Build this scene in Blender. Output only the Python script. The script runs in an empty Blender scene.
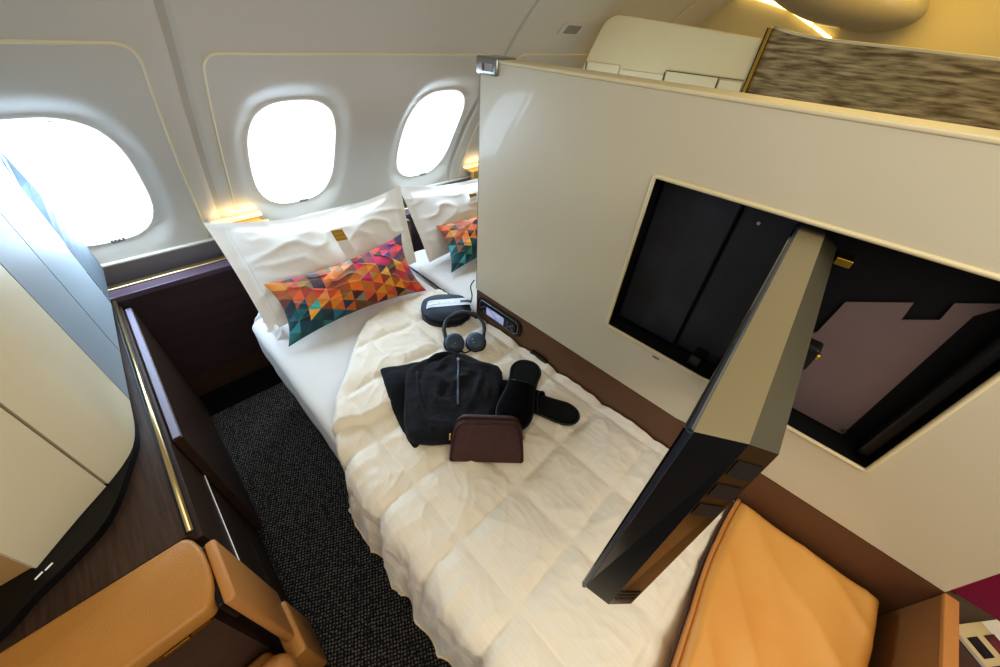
import bpy, bmesh, math, random
from mathutils import Vector, Matrix, noise
random.seed(7)
C = bpy.context.scene.collection
PI = math.pi

# ------------------------------------------------------------------ helpers
def lin(c):
    return tuple(((v/255)/12.92 if v/255 <= .04045 else ((v/255+.055)/1.055)**2.4) for v in c)

def mat(name, rgb, rough=.5, metal=0, spec=.5, emis=None, estr=0, coat=0, noise_s=None, noise_a=.15, bump=None, bump_s=.2, rgb2=None, stretch=(1,1,1), sheen=0):
    m = bpy.data.materials.new(name); m.use_nodes = True
    nt = m.node_tree; b = nt.nodes['Principled BSDF']
    c = lin(rgb)
    b.inputs['Base Color'].default_value = (*c, 1)
    b.inputs['Roughness'].default_value = rough
    b.inputs['Metallic'].default_value = metal
    b.inputs['Specular IOR Level'].default_value = spec
    b.inputs['Coat Weight'].default_value = coat
    b.inputs['Sheen Weight'].default_value = sheen
    if emis:
        b.inputs['Emission Color'].default_value = (*lin(emis), 1)
        b.inputs['Emission Strength'].default_value = estr
    if noise_s or bump:
        tc = nt.nodes.new('ShaderNodeTexCoord'); mp = nt.nodes.new('ShaderNodeMapping')
        mp.inputs['Scale'].default_value = stretch
        nt.links.new(tc.outputs['Object'], mp.inputs['Vector'])
    if noise_s:
        n = nt.nodes.new('ShaderNodeTexNoise'); n.inputs['Scale'].default_value = noise_s; n.inputs['Detail'].default_value = 5
        r = nt.nodes.new('ShaderNodeValToRGB')
        c2 = lin(rgb2) if rgb2 else tuple(v*(1-noise_a*2) for v in c)
        c1 = c if rgb2 else tuple(min(1, v*(1+noise_a)) for v in c)
        r.color_ramp.elements[0].position = .3; r.color_ramp.elements[1].position = .7
        r.color_ramp.elements[0].color = (*c2, 1); r.color_ramp.elements[1].color = (*c1, 1)
        nt.links.new(mp.outputs[0], n.inputs['Vector']); nt.links.new(n.outputs['Fac'], r.inputs[0])
        nt.links.new(r.outputs[0], b.inputs['Base Color'])
    if bump:
        n2 = nt.nodes.new('ShaderNodeTexNoise'); n2.inputs['Scale'].default_value = bump; n2.inputs['Detail'].default_value = 4
        bp = nt.nodes.new('ShaderNodeBump'); bp.inputs['Strength'].default_value = bump_s; bp.inputs['Distance'].default_value = .01
        nt.links.new(mp.outputs[0], n2.inputs['Vector']); nt.links.new(n2.outputs['Fac'], bp.inputs['Height'])
        nt.links.new(bp.outputs[0], b.inputs['Normal'])
    return m

def obj(name, bm, m, parent=None, label=None, smooth=False, loc=None):
    if parent is not None:
        w = Vector((0,0,0)); p = parent
        while p is not None: w += p.location; p = p.parent
        bmesh.ops.translate(bm, verts=bm.verts, vec=-w)
    elif loc is not None:
        bmesh.ops.translate(bm, verts=bm.verts, vec=-Vector(loc))
    me = bpy.data.meshes.new(name); bm.to_mesh(me); bm.free()
    for x in (m if isinstance(m, (list, tuple)) else [m]): me.materials.append(x)
    if smooth:
        for p in me.polygons: p.use_smooth = True
    o = bpy.data.objects.new(name, me); C.objects.link(o)
    if parent is not None: o.parent = parent
    elif loc is not None: o.location = loc
    if label: o['label'] = label
    return o

def tag(o, label, cat, group=None, kind=None):
    o['label'] = label; o['category'] = cat
    if group: o['group'] = group
    if kind: o['kind'] = kind
    return o

def struct(o):
    o['kind'] = 'structure'; return o

def thing(name, label, cat, loc=(0,0,0), group=None):
    o = bpy.data.objects.new(name, None); C.objects.link(o); o.location = loc; o.empty_display_size = .05
    return tag(o, label, cat, group)

def autosmooth(o, ang=40):
    for p in o.data.polygons: p.use_smooth = True
    o.data.set_sharp_from_angle(angle=math.radians(ang)); return o

def BM(): return bmesh.new()

def box(bm, x0, x1, y0, y1, z0, z1, bev=0, seg=2):
    r = bmesh.ops.create_cube(bm, size=1)
    vs = r['verts']
    for v in vs:
        v.co = Vector(((x0+x1)/2+v.co.x*(x1-x0), (y0+y1)/2+v.co.y*(y1-y0), (z0+z1)/2+v.co.z*(z1-z0)))
    if bev:
        es = list({e for v in vs for e in v.link_edges})
        bmesh.ops.bevel(bm, geom=es, offset=bev, segments=seg, affect='EDGES', profile=.5)
    return bm

def obox(bm, o, u, v, w, bev=0, seg=2):
    """box with corner o and edge vectors u, v, w"""
    r = bmesh.ops.create_cube(bm, size=1); vs = r['verts']
    o, u, v, w = map(Vector, (o, u, v, w))
    for q in vs: q.co = o+u*(q.co.x+.5)+v*(q.co.y+.5)+w*(q.co.z+.5)
    fs = list({f for q in vs for f in q.link_faces})
    bmesh.ops.recalc_face_normals(bm, faces=fs)
    if bev:
        es = list({e for q in vs for e in q.link_edges})
        bmesh.ops.bevel(bm, geom=es, offset=bev, segments=seg, affect='EDGES', profile=.5)
    return bm

def tube(bm, pts, r, n=8, closed=False, flat=None):
    pts = [Vector(p) for p in pts]; N = len(pts); rings = []
    up = Vector((0,0,1)); prev = None
    for i, p in enumerate(pts):
        a = pts[(i-1) % N] if (closed or i > 0) else p
        b = pts[(i+1) % N] if (closed or i < N-1) else p
        t = (b-a).normalized()
        if prev is None:
            s = t.cross(up)
            if s.length < .1: s = t.cross(Vector((1,0,0)))
            s.normalize()
        else:
            s = prev-t*prev.dot(t); s.normalize()
        prev = s; q = t.cross(s)
        rr = r[i] if isinstance(r, (list, tuple)) else r
        rings.append([bm.verts.new(p+(s*math.cos(k*2*PI/n)+q*math.sin(k*2*PI/n)*(flat or 1))*rr) for k in range(n)])
    M = N if closed else N-1
    for i in range(M):
        A, B = rings[i], rings[(i+1) % N]
        for k in range(n): bm.faces.new((A[k], A[(k+1)%n], B[(k+1)%n], B[k]))
    if not closed:
        bm.faces.new(rings[0][::-1]); bm.faces.new(rings[-1])
    return bm

def prism(bm, poly, axis_o, u, v, w, bev=0):
    """polygon poly (a,b) in plane axis_o + a*u + b*v, extruded by w"""
    o, u, v, w = map(Vector, (axis_o, u, v, w))
    b0 = [bm.verts.new(o+u*a+v*b) for a, b in poly]; b1 = [bm.verts.new(q.co+w) for q in b0]
    f = [bm.faces.new(b0), bm.faces.new(b1[::-1])]
    n = len(poly)
    for i in range(n): f.append(bm.faces.new((b0[i], b0[(i+1)%n], b1[(i+1)%n], b1[i])))
    bmesh.ops.recalc_face_normals(bm, faces=f)
    if bev:
        es = list({e for q in f[:2] for e in q.edges})
        bmesh.ops.bevel(bm, geom=es, offset=bev, segments=2, affect='EDGES', profile=.5)
    return bm

def grid(bm, nu, nv, fn, keep=None):
    V = [[bm.verts.new(fn(i/(nu-1), j/(nv-1))) for j in range(nv)] for i in range(nu)]
    fs = []
    for i in range(nu-1):
        for j in range(nv-1):
            if keep and not keep((i+.5)/(nu-1), (j+.5)/(nv-1)): continue
            fs.append(bm.faces.new((V[i][j], V[i+1][j], V[i+1][j+1], V[i][j+1])))
    bm.verts.index_update()
    loose = [v for v in bm.verts if not v.link_faces]
    if loose: bmesh.ops.delete(bm, geom=loose, context='VERTS')
    return V, fs

def cr(pts, n):
    """Catmull-Rom through pts, n samples per span"""
    P = [Vector(p) for p in pts]; out = []
    for i in range(len(P)-1):
        p0 = P[i-1] if i else P[0]*2-P[1]; p1 = P[i]; p2 = P[i+1]
        p3 = P[i+2] if i+2 < len(P) else P[-1]*2-P[-2]
        for k in range(n):
            t = k/n
            out.append(.5*((2*p1)+(p2-p0)*t+(2*p0-5*p1+4*p2-p3)*t*t+(3*p1-p0-3*p2+p3)*t**3))
    out.append(P[-1].copy()); return out

def crc(pts, n):
    P = [Vector(p) for p in pts]; N = len(P); out = []
    for i in range(N):
        p0, p1, p2, p3 = P[i-1], P[i], P[(i+1)%N], P[(i+2)%N]
        for k in range(n):
            t = k/n
            out.append(.5*((2*p1)+(p2-p0)*t+(2*p0-5*p1+4*p2-p3)*t*t+(3*p1-p0-3*p2+p3)*t**3))
    return out

def rrect(hw, hh, r, n=6):
    o = []
    for cx, cy, a0 in ((hw-r, hh-r, 0), (-hw+r, hh-r, 90), (-hw+r, -hh+r, 180), (hw-r, -hh+r, 270)):
        for k in range(n+1):
            a = math.radians(a0+90*k/n); o.append((cx+r*math.cos(a), cy+r*math.sin(a)))
    return o

def nz(x, y, z=0): return noise.noise(Vector((x, y, z)))
def sstep(a, b, x):
    t = max(0, min(1, (x-a)/(b-a))); return t*t*(3-2*t)

def mound(bm, outline, z0, h, rings=14, prof=None, dz=None, smooth=3, base=True):
    """a flat soft shape: star-shaped outline, height falling to the rim"""
    P = crc([Vector((p[0], p[1], 0)) for p in outline], smooth) if smooth > 1 else [Vector((p[0], p[1], 0)) for p in outline]
    c = sum(P, Vector((0,0,0)))/len(P); N = len(P)
    prof = prof or (lambda r: (1-r**6)**.5)
    R = []
    for i in range(rings+1):
        r = (i/rings)**.6; row = []
        for p in P:
            q = c+(p-c)*r; z = z0+h*prof(r)
            if dz: z += dz(q.x, q.y, r)
            row.append(bm.verts.new((q.x, q.y, z)))
            if i == 0: break
        R.append(row)
    for k in range(N): bm.faces.new((R[0][0], R[1][k], R[1][(k+1)%N]))
    for i in range(1, rings):
        for k in range(N): bm.faces.new((R[i][k], R[i+1][k], R[i+1][(k+1)%N], R[i][(k+1)%N]))
    if base:
        low = [bm.verts.new((v.co.x, v.co.y, z0)) for v in R[-1]]
        for k in range(N): bm.faces.new((R[-1][k], low[k], low[(k+1)%N], R[-1][(k+1)%N]))
        bm.faces.new(low[::-1])
    bmesh.ops.recalc_face_normals(bm, faces=bm.faces[:])
    return bm

# ------------------------------------------------------------------ materials
M = {}
M['wall'] = mat('sidewall_plastic', (212,208,198), .42)
M['trimline'] = mat('cream_trim', (230,218,184), .4)
M['groove'] = mat('grey_channel', (192,187,174), .5)
M['pane'] = mat('bright_window', (255,255,255), .3, emis=(206,228,255), estr=4.2)
M['seal'] = mat('window_seal', (236,240,244), .5, emis=(236,242,250), estr=1.1)  # seal given its own glow so the rim merges with the pane
M['steel'] = mat('steel', (165,165,160), .3, metal=1)
M['brass'] = mat('brushed_brass', (214,196,150), .28, metal=1)
M['gold'] = mat('gold_metal', (176,140,60), .34, metal=1)
M['plum'] = mat('plum_veneer', (84,68,80), .4, noise_s=30, noise_a=.1, stretch=(.2,1,1))
M['plumdark'] = mat('dark_plum_veneer', (66,49,50), .5, noise_s=30, noise_a=.12, stretch=(.15,1,1))
M['wood'] = mat('wenge_veneer', (72,52,40), .42, noise_s=26, noise_a=.22, stretch=(6,.35,6))
M['woodbrown'] = mat('brown_base', (80,58,46), .55, noise_s=20, noise_a=.1)
M['shell'] = mat('cream_gloss_shell', (226,214,184), .4, coat=.1, spec=.4)
M['shellcool'] = mat('windowlit_shell', (150,160,166), .5, spec=.25)  # blue-white window light on these leaves is put into their colour
M['shellwarm'] = mat('yellowlit_cream_shell', (240,224,176), .4)  # cream with the yellow cabin light put into its colour
M['shellshade'] = mat('shaded_shell', (176,142,92), .4)  # shade and warm light on the end panel put into its colour
M['black'] = mat('black_plastic', (14,14,16), .4)
M['blackmat'] = mat('matte_black', (14,14,18), .7, spec=.3)
M['blackrec'] = mat('black_recess', (42,44,52), .55, noise_s=8, noise_a=.2)
M['mauve'] = mat('mauve_light_patch', (116,98,98), .6, noise_s=4, noise_a=.1)
M['cream'] = mat('partition_laminate', (203,193,168), .34, coat=.15)
M['creamtrim'] = mat('partition_trim', (216,202,164), .34)
M['brown'] = mat('brown_leatherette', (104,72,48), .5, bump=350, bump_s=.12)
M['tan'] = mat('tan_leather', (192,136,70), .38, bump=260, bump_s=.12, noise_s=5, noise_a=.06)
M['tan2'] = mat('tan_leather_light', (196,138,78), .42, bump=260, bump_s=.12)
M['tansatin'] = mat('tan_seat_leather', (232,176,98), .42, noise_s=4, rgb2=(222,156,74), bump=9, bump_s=.25)
M['sheet'] = mat('white_sheet', (228,226,222), .8, bump=14, bump_s=.35)
M['pillow'] = mat('white_pillowcase', (238,234,226), .8, bump=10, bump_s=.3, sheen=.2)
M['black_fab'] = mat('black_jersey', (27,28,34), .85, spec=.3, sheen=.06, bump=22, bump_s=.8)
M['navy_fab'] = mat('charcoal_jersey', (24,26,32), .85, spec=.25, sheen=.03, bump=22, bump_s=.7)
M['slip'] = mat('black_velour', (17,18,21), .9, spec=.2, sheen=.06)
M['slip2'] = mat('black_velour_insole', (25,26,29), .95, spec=.2, sheen=.1)
M['maroon'] = mat('maroon_leather', (78,44,42), .42, bump=220, bump_s=.35, noise_s=60, noise_a=.1)
M['maroondark'] = mat('maroon_piping', (52,26,26), .45)
M['case'] = mat('navy_case', (32,44,60), .6, bump=400, bump_s=.15)
M['casedark'] = mat('navy_case_dark', (24,30,40), .6)
M['hp'] = mat('headphone_plastic', (52,58,68), .35)
M['hpblue'] = mat('headphone_cap', (62,78,98), .4)
M['pad'] = mat('ear_pad', (20,20,22), .6)
M['white'] = mat('white_card', (240,240,236), .6)
M['sticker'] = mat('pale_sticker', (205,216,226), .35)
M['goldcard'] = mat('gold_card', (186,146,40), .45)
M['goldtext'] = mat('pale_gold_print', (226,196,110), .5)
M['tvtan'] = mat('bronze_tv_plastic', (128,118,92), .36)
M['tvolive'] = mat('dark_bronze_tv_plastic', (44,41,29), .34)
M['tvdark'] = mat('black_tv_edge', (24,25,28), .28)
M['tvgold'] = mat('bronze_tv_back', (84,62,34), .22, metal=.5)
M['ventslot'] = mat('vent_slot_dark', (30,24,18), .5)
M['screen'] = mat('tv_glass', (8,9,12), .05, coat=1)
M['screenon'] = mat('remote_display', (110,130,180), .1, emis=(120,140,200), estr=.5, noise_s=40, rgb2=(230,210,190))
M['magenta'] = mat('magenta_panel', (126,18,62), .4)
M['taupe'] = mat('brown_panel', (146,106,62), .5)
M['lamp'] = mat('warm_lamp', (255,220,150), .3, emis=(255,226,170), estr=1.0)
M['lampgold'] = mat('lamp_gold', (226,190,120), .3, metal=.8)
M['lip'] = mat('duvet_edge', (222,206,170), .7)
M['bulge'] = mat('ceiling_fairing', (170,160,132), .3)
M['ceil'] = mat('ceiling_panel', (206,190,140), .45)
M['strip'] = mat('cove_light_strip', (255,240,190), .4, emis=(255,226,150), estr=3)
M['vent'] = mat('vent_grey', (150,148,140), .5)
M['grille'] = mat('black_grille', (10,10,11), .9, spec=.1)
M['bar'] = mat('pale_indicator', (225,225,220), .4, emis=(225,225,220), estr=.3)

# duvet: cream satin with fine woven stripes
def duvet_mat():
    m = mat('cream_quilt', (240,232,214), .62, sheen=.15)
    nt = m.node_tree; b = nt.nodes['Principled BSDF']
    tc = nt.nodes.new('ShaderNodeTexCoord')
    w = nt.nodes.new('ShaderNodeTexWave'); w.wave_type = 'BANDS'; w.bands_direction = 'X'
    w.inputs['Scale'].default_value = 28; w.inputs['Distortion'].default_value = .3
    r = nt.nodes.new('ShaderNodeValToRGB')
    r.color_ramp.elements[0].color = (*lin((239,229,210)), 1); r.color_ramp.elements[1].color = (*lin((240,231,213)), 1)
    r.color_ramp.elements[0].position = .35; r.color_ramp.elements[1].position = .65
    n = nt.nodes.new('ShaderNodeTexNoise'); n.inputs['Scale'].default_value = 16; n.inputs['Detail'].default_value = 6
    bp = nt.nodes.new('ShaderNodeBump'); bp.inputs['Strength'].default_value = .15; bp.inputs['Distance'].default_value = .02
    nt.links.new(tc.outputs['Object'], w.inputs['Vector']); nt.links.new(w.outputs['Fac'], r.inputs[0]); nt.links.new(r.outputs[0], b.inputs['Base Color'])
    nt.links.new(tc.outputs['Object'], n.inputs['Vector']); nt.links.new(n.outputs['Fac'], bp.inputs['Height']); nt.links.new(bp.outputs[0], b.inputs['Normal'])
    return m
M['duvet'] = duvet_mat()

def carpet_mat():
    m = mat('charcoal_carpet', (30,28,30), .95)
    nt = m.node_tree; b = nt.nodes['Principled BSDF']
    tc = nt.nodes.new('ShaderNodeTexCoord'); mp = nt.nodes.new('ShaderNodeMapping')
    mp.inputs['Rotation'].default_value = (0,0,.5); mp.inputs['Scale'].default_value = (1,1,0)
    v = nt.nodes.new('ShaderNodeTexVoronoi'); v.inputs['Scale'].default_value = 95; v.inputs['Randomness'].default_value = .3
    r = nt.nodes.new('ShaderNodeValToRGB'); e = r.color_ramp.elements
    e[0].position = .18; e[0].color = (*lin((146,134,118)), 1); e[1].position = .42; e[1].color = (*lin((20,18,21)), 1)
    n = nt.nodes.new('ShaderNodeTexNoise'); n.inputs['Scale'].default_value = 160
    mx = nt.nodes.new('ShaderNodeMixRGB'); mx.blend_type = 'MULTIPLY'; mx.inputs[0].default_value = .8
    for a, c in ((tc.outputs['Object'], mp.inputs[0]), (mp.outputs[0], v.inputs['Vector']), (mp.outputs[0], n.inputs['Vector']), (v.outputs['Distance'], r.inputs[0]),
                 (r.outputs[0], mx.inputs[1]), (n.outputs['Fac'], mx.inputs[2]), (mx.outputs[0], b.inputs['Base Color'])): nt.links.new(a, c)
    return m
M['carpet'] = carpet_mat()

def weave_mat():
    m = mat('woven_taupe', (150,128,92), .7)
    nt = m.node_tree; b = nt.nodes['Principled BSDF']
    tc = nt.nodes.new('ShaderNodeTexCoord'); mp = nt.nodes.new('ShaderNodeMapping'); mp.inputs['Scale'].default_value = (1,10,85)
    n = nt.nodes.new('ShaderNodeTexNoise'); n.inputs['Scale'].default_value = 1.0; n.inputs['Detail'].default_value = 4
    r = nt.nodes.new('ShaderNodeValToRGB'); e = r.color_ramp.elements
    e[0].position = .36; e[0].color = (*lin((104,84,50)), 1); e[1].position = .66; e[1].color = (*lin((184,164,118)), 1)
    for a, c in ((tc.outputs['Object'], mp.inputs[0]), (mp.outputs[0], n.inputs['Vector']), (n.outputs['Fac'], r.inputs[0]), (r.outputs[0], b.inputs['Base Color'])): nt.links.new(a, c)
    return m
M['weave'] = weave_mat()

def attr_mat(name):
    m = mat(name, (200,120,60), .65, sheen=.2, bump=60, bump_s=.15)
    nt = m.node_tree; b = nt.nodes['Principled BSDF']
    a = nt.nodes.new('ShaderNodeAttribute'); a.attribute_name = 'tri'
    nt.links.new(a.outputs['Color'], b.inputs['Base Color']); return m
M['tri'] = attr_mat('triangle_print')

# ------------------------------------------------------------------ sidewall
PROF = [(-.05,2.12),(.40,2.10),(.65,2.06),(.88,2.0),(1.0,1.935),(1.15,1.84),(1.30,1.727),(1.36,1.68),(1.505,1.545),(1.62,1.45),(1.75,1.31),(1.9,1.10),(2.02,.85),(2.09,.55)]
PC = cr([(z, y, 0) for z, y in PROF], 12)
def wy(z):
    for a, b in zip(PC, PC[1:]):
        if z <= b.x:
            t = (z-a.x)/(b.x-a.x) if b.x > a.x else 0
            return a.y+(b.y-a.y)*t
    return PC[-1].y
def wn(z):
    d = (wy(z+.01)-wy(z-.01))/.02
    return Vector((0, -1, d)).normalized() if True else None   # into the cabin
WX = (-.137, .598, 1.333, 2.068, 2.803)
CZ, HH, HW = 1.104, .231, .177
def wd(x, z):
    return min((abs((x-c)/HW)**3.0+abs((z-CZ)/HH)**3.0)**(1/3.0) for c in WX)
def wallp(x, z, off=0):
    n = wn(z); return Vector((x, wy(z), z))+n*off
SEAMS = (.250, 1.57, 2.87)
def wall_fn(x, z):
    d = wd(x, z); off = -.020*(1-sstep(1.0, 1.42, d))
    for s in SEAMS:
        off -= .008*(1-sstep(.010, .017, abs(x-s)))
    return wallp(x, z, off)
bm = BM()
x0, x1, z0, z1 = -1.3, 3.3, -.05, 2.09
nu, nv = 420, 200
def keepw(u, v): return wd(x0+(x1-x0)*u, z0+(z1-z0)*v) > 1.0
grid(bm, nu, nv, lambda u, v: wall_fn(x0+(x1-x0)*u, z0+(z1-z0)*v), keepw)
wall = obj('wall_window', bm, M['wall'], smooth=True); struct(wall)
for i, c in enumerate(WX):
    w = bpy.data.objects.new('window_%d' % (i+1), None); C.objects.link(w); struct(w); w.location = wallp(c, CZ-HH)
    bm = BM(); ring = []
    N = 64
    for k in range(N):
        a = 2*PI*k/N; ca, sa = math.cos(a), math.sin(a)
        r = 1.02/((abs(ca)**3.0+abs(sa)**3.0)**(1/3.0)); ring.append((c+HW*r*ca, CZ+HH*r*sa))
    cen = bm.verts.new(wallp(c, CZ, -.024))
    mid = [bm.verts.new(wallp(c+(x-c)*.5, CZ+(z-CZ)*.5, -.024)) for x, z in ring]
    out = [bm.verts.new(wallp(c+(x-c)*1.08, CZ+(z-CZ)*1.08, -.024)) for x, z in ring]
    for k in range(N):
        bm.faces.new((cen, mid[k], mid[(k+1)%N])); bm.faces.new((mid[k], out[k], out[(k+1)%N], mid[(k+1)%N]))
    bmesh.ops.recalc_face_normals(bm, faces=bm.faces[:])
    obj('window_pane', bm, M['pane'], w, smooth=True)
    bm = BM(); tube(bm, [wallp(x, z, -.019) for x, z in ring], .0045, 8, True)
    obj('window_seal', bm, M['seal'], w, smooth=True)
    bm = BM(); zc = CZ-HH*.985
    p = wallp(c+.02, zc+.004, -.004); n = wn(zc); t = Vector((0, -n.z, n.y)) if False else n.cross(Vector((1,0,0)))
    obox(bm, p-Vector((.022,0,0))-t*.010, Vector((.044,0,0)), t*.020, n*.008, .004)
    for dx in (-.012, 0, .012): tube(bm, [p+Vector((dx,0,0))-t*.006+n*.009, p+Vector((dx,0,0))+t*.006+n*.009], .003, 6)
    obj('shade_pull', bm, M['steel'], w)
# cream piping around the panels
def corner(xa, za, xb, zb, xc, zc, r=.05, n=8):
    A, B, D = Vector((xa,za)), Vector((xb,zb)), Vector((xc,zc)); u = (A-B).normalized(); v = (D-B).normalized()
    pts = []
    for k in range(n+1):
        t = k/n; pts.append(B+u*r*(1-t)**2+v*r*t**2)
    L = lambda P, Q, m: [P+(Q-P)*k/m for k in range(m)]
    return L(A, pts[0], 24)+pts+L(pts[-1], D, 30)[1:]+[D]
pp = corner(-1.2,1.533,.173,1.533,.173,.80)
bm = BM(); tube(bm, [wallp(p.x, p.y, .001) for p in pp], .0045, 8); struct(obj('trim_1', bm, M['trimline'], smooth=True))
pp = corner(1.47,1.512,.313,1.512,.313,.80)
bm = BM(); tube(bm, [wallp(p.x, p.y, .001) for p in pp], .0045, 8); struct(obj('trim_2', bm, M['trimline'], smooth=True))
pp = corner(3.0,1.512,1.66,1.512,1.66,.80)
bm = BM(); tube(bm, [wallp(p.x, p.y, .001) for p in pp], .0045, 8); struct(obj('trim_3', bm, M['trimline'], smooth=True))
for i, s in enumerate(SEAMS):
    bm = BM(); grid(bm, 2, 60, lambda u, v: wallp(s-.011+.022*u, .80+1.2*v, -.006)); struct(obj('trim_%d' % (4+i), bm, M['groove'], smooth=True))
bm = BM(); tube(bm, [wallp(x/10, .785, .004) for x in range(-12, 30)], .008, 8); struct(obj('trim_8', bm, M['wall'], smooth=True))
# grey skirt under the moulding
bm = BM(); grid(bm, 2, 4, lambda u, v: wallp(-1.2+4.2*u, .66+.115*v, .004)); struct(obj('trim_7', bm, mat('grey_skirt', (138,132,136), .5)))
# sidewall air vent
t = thing('air_vent', 'small pale grille set high in the sidewall above the neighbouring suite', 'vent', wallp(1.94,1.62))
n = wn(1.62); tt = n.cross(Vector((1,0,0)))
bm = BM(); prism(bm, rrect(.095,.036,.02), wallp(1.94,1.622,.001), Vector((1,0,0)), tt, n*.003, 0); obj('plate', bm, M['wall'], t)
bm = BM()
for k in range(7):
    obox(bm, wallp(1.94,1.622,.004)+Vector((-.055+k*.0165,0,0))-tt*.022, Vector((.009,0,0)), tt*.044, n*.003)
obj('grille', bm, M['vent'], t)

# ------------------------------------------------------------------ floor, ceiling, far end
bm = BM(); box(bm, -1.4, 3.4, -1.8, 2.12, -.06, 0); struct(obj('floor', bm, M['carpet']))
bm = BM(); box(bm, -1.4, 3.5, -1.8, .62, 2.09, 2.13); struct(obj('ceiling', bm, M['ceil']))
bm = BM(); box(bm, 3.3, 3.36, -1.8, 2.2, 0, 2.12); struct(obj('wall_far', bm, M['ceil']))

# bright cove strips and rounded fairing at the far end
def far(y, z, x=3.3): return Vector((x, y, z))
SP = [(1.24,1.86),(.86,1.775),(.70,1.705),(.58,1.650)]
for i in range(3):
    a, b = SP[i], SP[i+1]
    bm = BM(); A = far(*a, 3.285); B = far(*b, 3.285); d = (B-A)
    obox(bm, A+d*.03, d*.94, Vector((0,0,.018)), Vector((-.02,0,0)), .004)
    tag(obj('cove_light', bm, M['strip'], loc=A), ['longest glowing cove strip at the far ceiling, nearest the windows', 'middle glowing cove strip of the far ceiling', 'shortest glowing cove strip just above the woven panel'][i], 'light', 'cove light strips at the far ceiling')
bm = BM()
r = bmesh.ops.create_uvsphere(bm, u_segments=40, v_segments=24, radius=1)
for v in bm.verts:
    q = v.co; p = Vector((q.x*.16, q.y*.46, q.z*.15)); a = math.radians(24)
    v.co = Vector((3.22+p.x, .66+p.y*math.cos(a)-p.z*math.sin(a), 1.87-p.y*math.sin(a)*-.55+p.z*math.cos(a)))
tag(obj('ceiling_fairing', bm, M['bulge'], smooth=True, loc=(3.22,.66,1.87)), 'rounded grey beige fairing bulging from the far ceiling', 'ceiling fairing')

# ------------------------------------------------------------------ ledge under the windows
t = thing('window_ledge', 'dark plum veneer ledge running below the windows with a brass strip', 'ledge', (.3,1.95,0))
bm = BM(); box(bm, -.9, 2.05, 1.875, 1.97, .69, .715, .003); obj('top', bm, M['plum'], t)
bm = BM(); box(bm, -.9, 2.05, 1.938, 1.972, .7155, .722, .003); obj('brass_strip', bm, M['brass'], t, 'bright brass strip along the back of the ledge')
bm = BM(); box(bm, -.9, 2.05, 1.885, 1.96, .20, .689); obj('front_panel', bm, M['plumdark'], t)
bm = BM(); box(bm, -.9, 2.05, 1.905, 1.96, .0, .199); obj('base_panel', bm, M['woodbrown'], t)
t = thing('floor_grille', 'black air grille with rows of bumps at the foot of the ledge', 'grille', (.0,1.86,0))
o0 = Vector((-.225,1.80,.004)); u = Vector((.44,0,0)); v = Vector((0,.098,.06)); w = u.cross(v).normalized()*.008
bm = BM(); obox(bm, o0, u, v, w, .002); obj('plate', bm, M['grille'], t)
bm = BM()
for i in range(11):
    for j in range(2):
        c = o0+u*((i+.5+.25*j)/11.5)+v*(.3+.4*j)+w*1.2
        obox(bm, c-u*.018-v*.10, u*.036+v*.12, v*.2, w*.9, .002)
obj('vent_bump', bm, M['grille'], t)

# ------------------------------------------------------------------ reading lamps
for cx, lab in ((.305, 'slim gold reading lamp on the wall behind the large pillow'), (1.79, 'gold reading lamp glimpsed at the edge of the tall partition')):
    base = wallp(cx, .868); t = thing('reading_lamp', lab, 'lamp', base, 'reading lamps behind the pillows')
    n = Vector((0,-1,0))
    bm = BM(); box(bm, cx-.085, cx+.085, base.y-.055, base.y+.01, .835, .850, .004); obj('bracket', bm, M['lampgold'], t)
    bm = BM(); box(bm, cx-.105, cx+.10, base.y-.03, base.y+.012, .858, .872, .004); obj('light_bar', bm, M['lamp'], t)
    bm = BM(); box(bm, cx-.08, cx+.11, base.y-.075, base.y-.05, .78, .85, .004); obj('shade', bm, M['lampgold'], t)
    L = bpy.data.lights.new('lamp_glow', 'AREA'); L.energy = .08; L.size = .18; L.size_y = .02; L.shape = 'RECTANGLE'; L.color = (1,.66,.3)
    lo = bpy.data.objects.new('lamp_glow', L); C.objects.link(lo); lo.location = (cx, base.y-.03, .885); lo.rotation_euler = (PI-.35,0,0)

# ------------------------------------------------------------------ left cabinet
t = thing('side_cabinet', 'low dark wood cabinet on the left with a brass rail along its edge', 'cabinet', (-.5,1.2,0))
bm = BM(); box(bm, -1.2, -.222, .696, 1.874, 0, .672); obj('body', bm, M['wood'], t)
bm = BM(); box(bm, -1.2, -.236, .696, 1.874, .673, .70, .002); obj('top', bm, M['wood'], t)
bm = BM(); tube(bm, [(-.229,1.865,.703),(-.2315,1.2,.703),(-.234,.702,.703)], .0065, 10); obj('brass_rail', bm, M['brass'], t, 'bright brass rail', True)
bm = BM(); box(bm, -.2445, -.2385, .70, 1.865, .7005, .7035, .001); obj('rail_channel', bm, M['black'], t)
bm = BM(); box(bm, -.2215, -.196, 1.05, 1.872, .02, .655, .003); d = obj('sliding_door', bm, M['wood'], t)
bm = BM(); box(bm, -.217, -.1995, 1.055, 1.87, .656, .659); obj('door_edge', bm, mat('lilac_grey_edge', (150,144,162), .4), d)
bm = BM(); box(bm, -.2215, -.2195, .70, 1.05, .455, .458); obj('drawer_seam', bm, M['bar'], t)
bm = BM(); box(bm, -.2215, -.2195, .70, 1.05, .20, .203); obj('drawer_seam', bm, M['black'], t)

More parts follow.
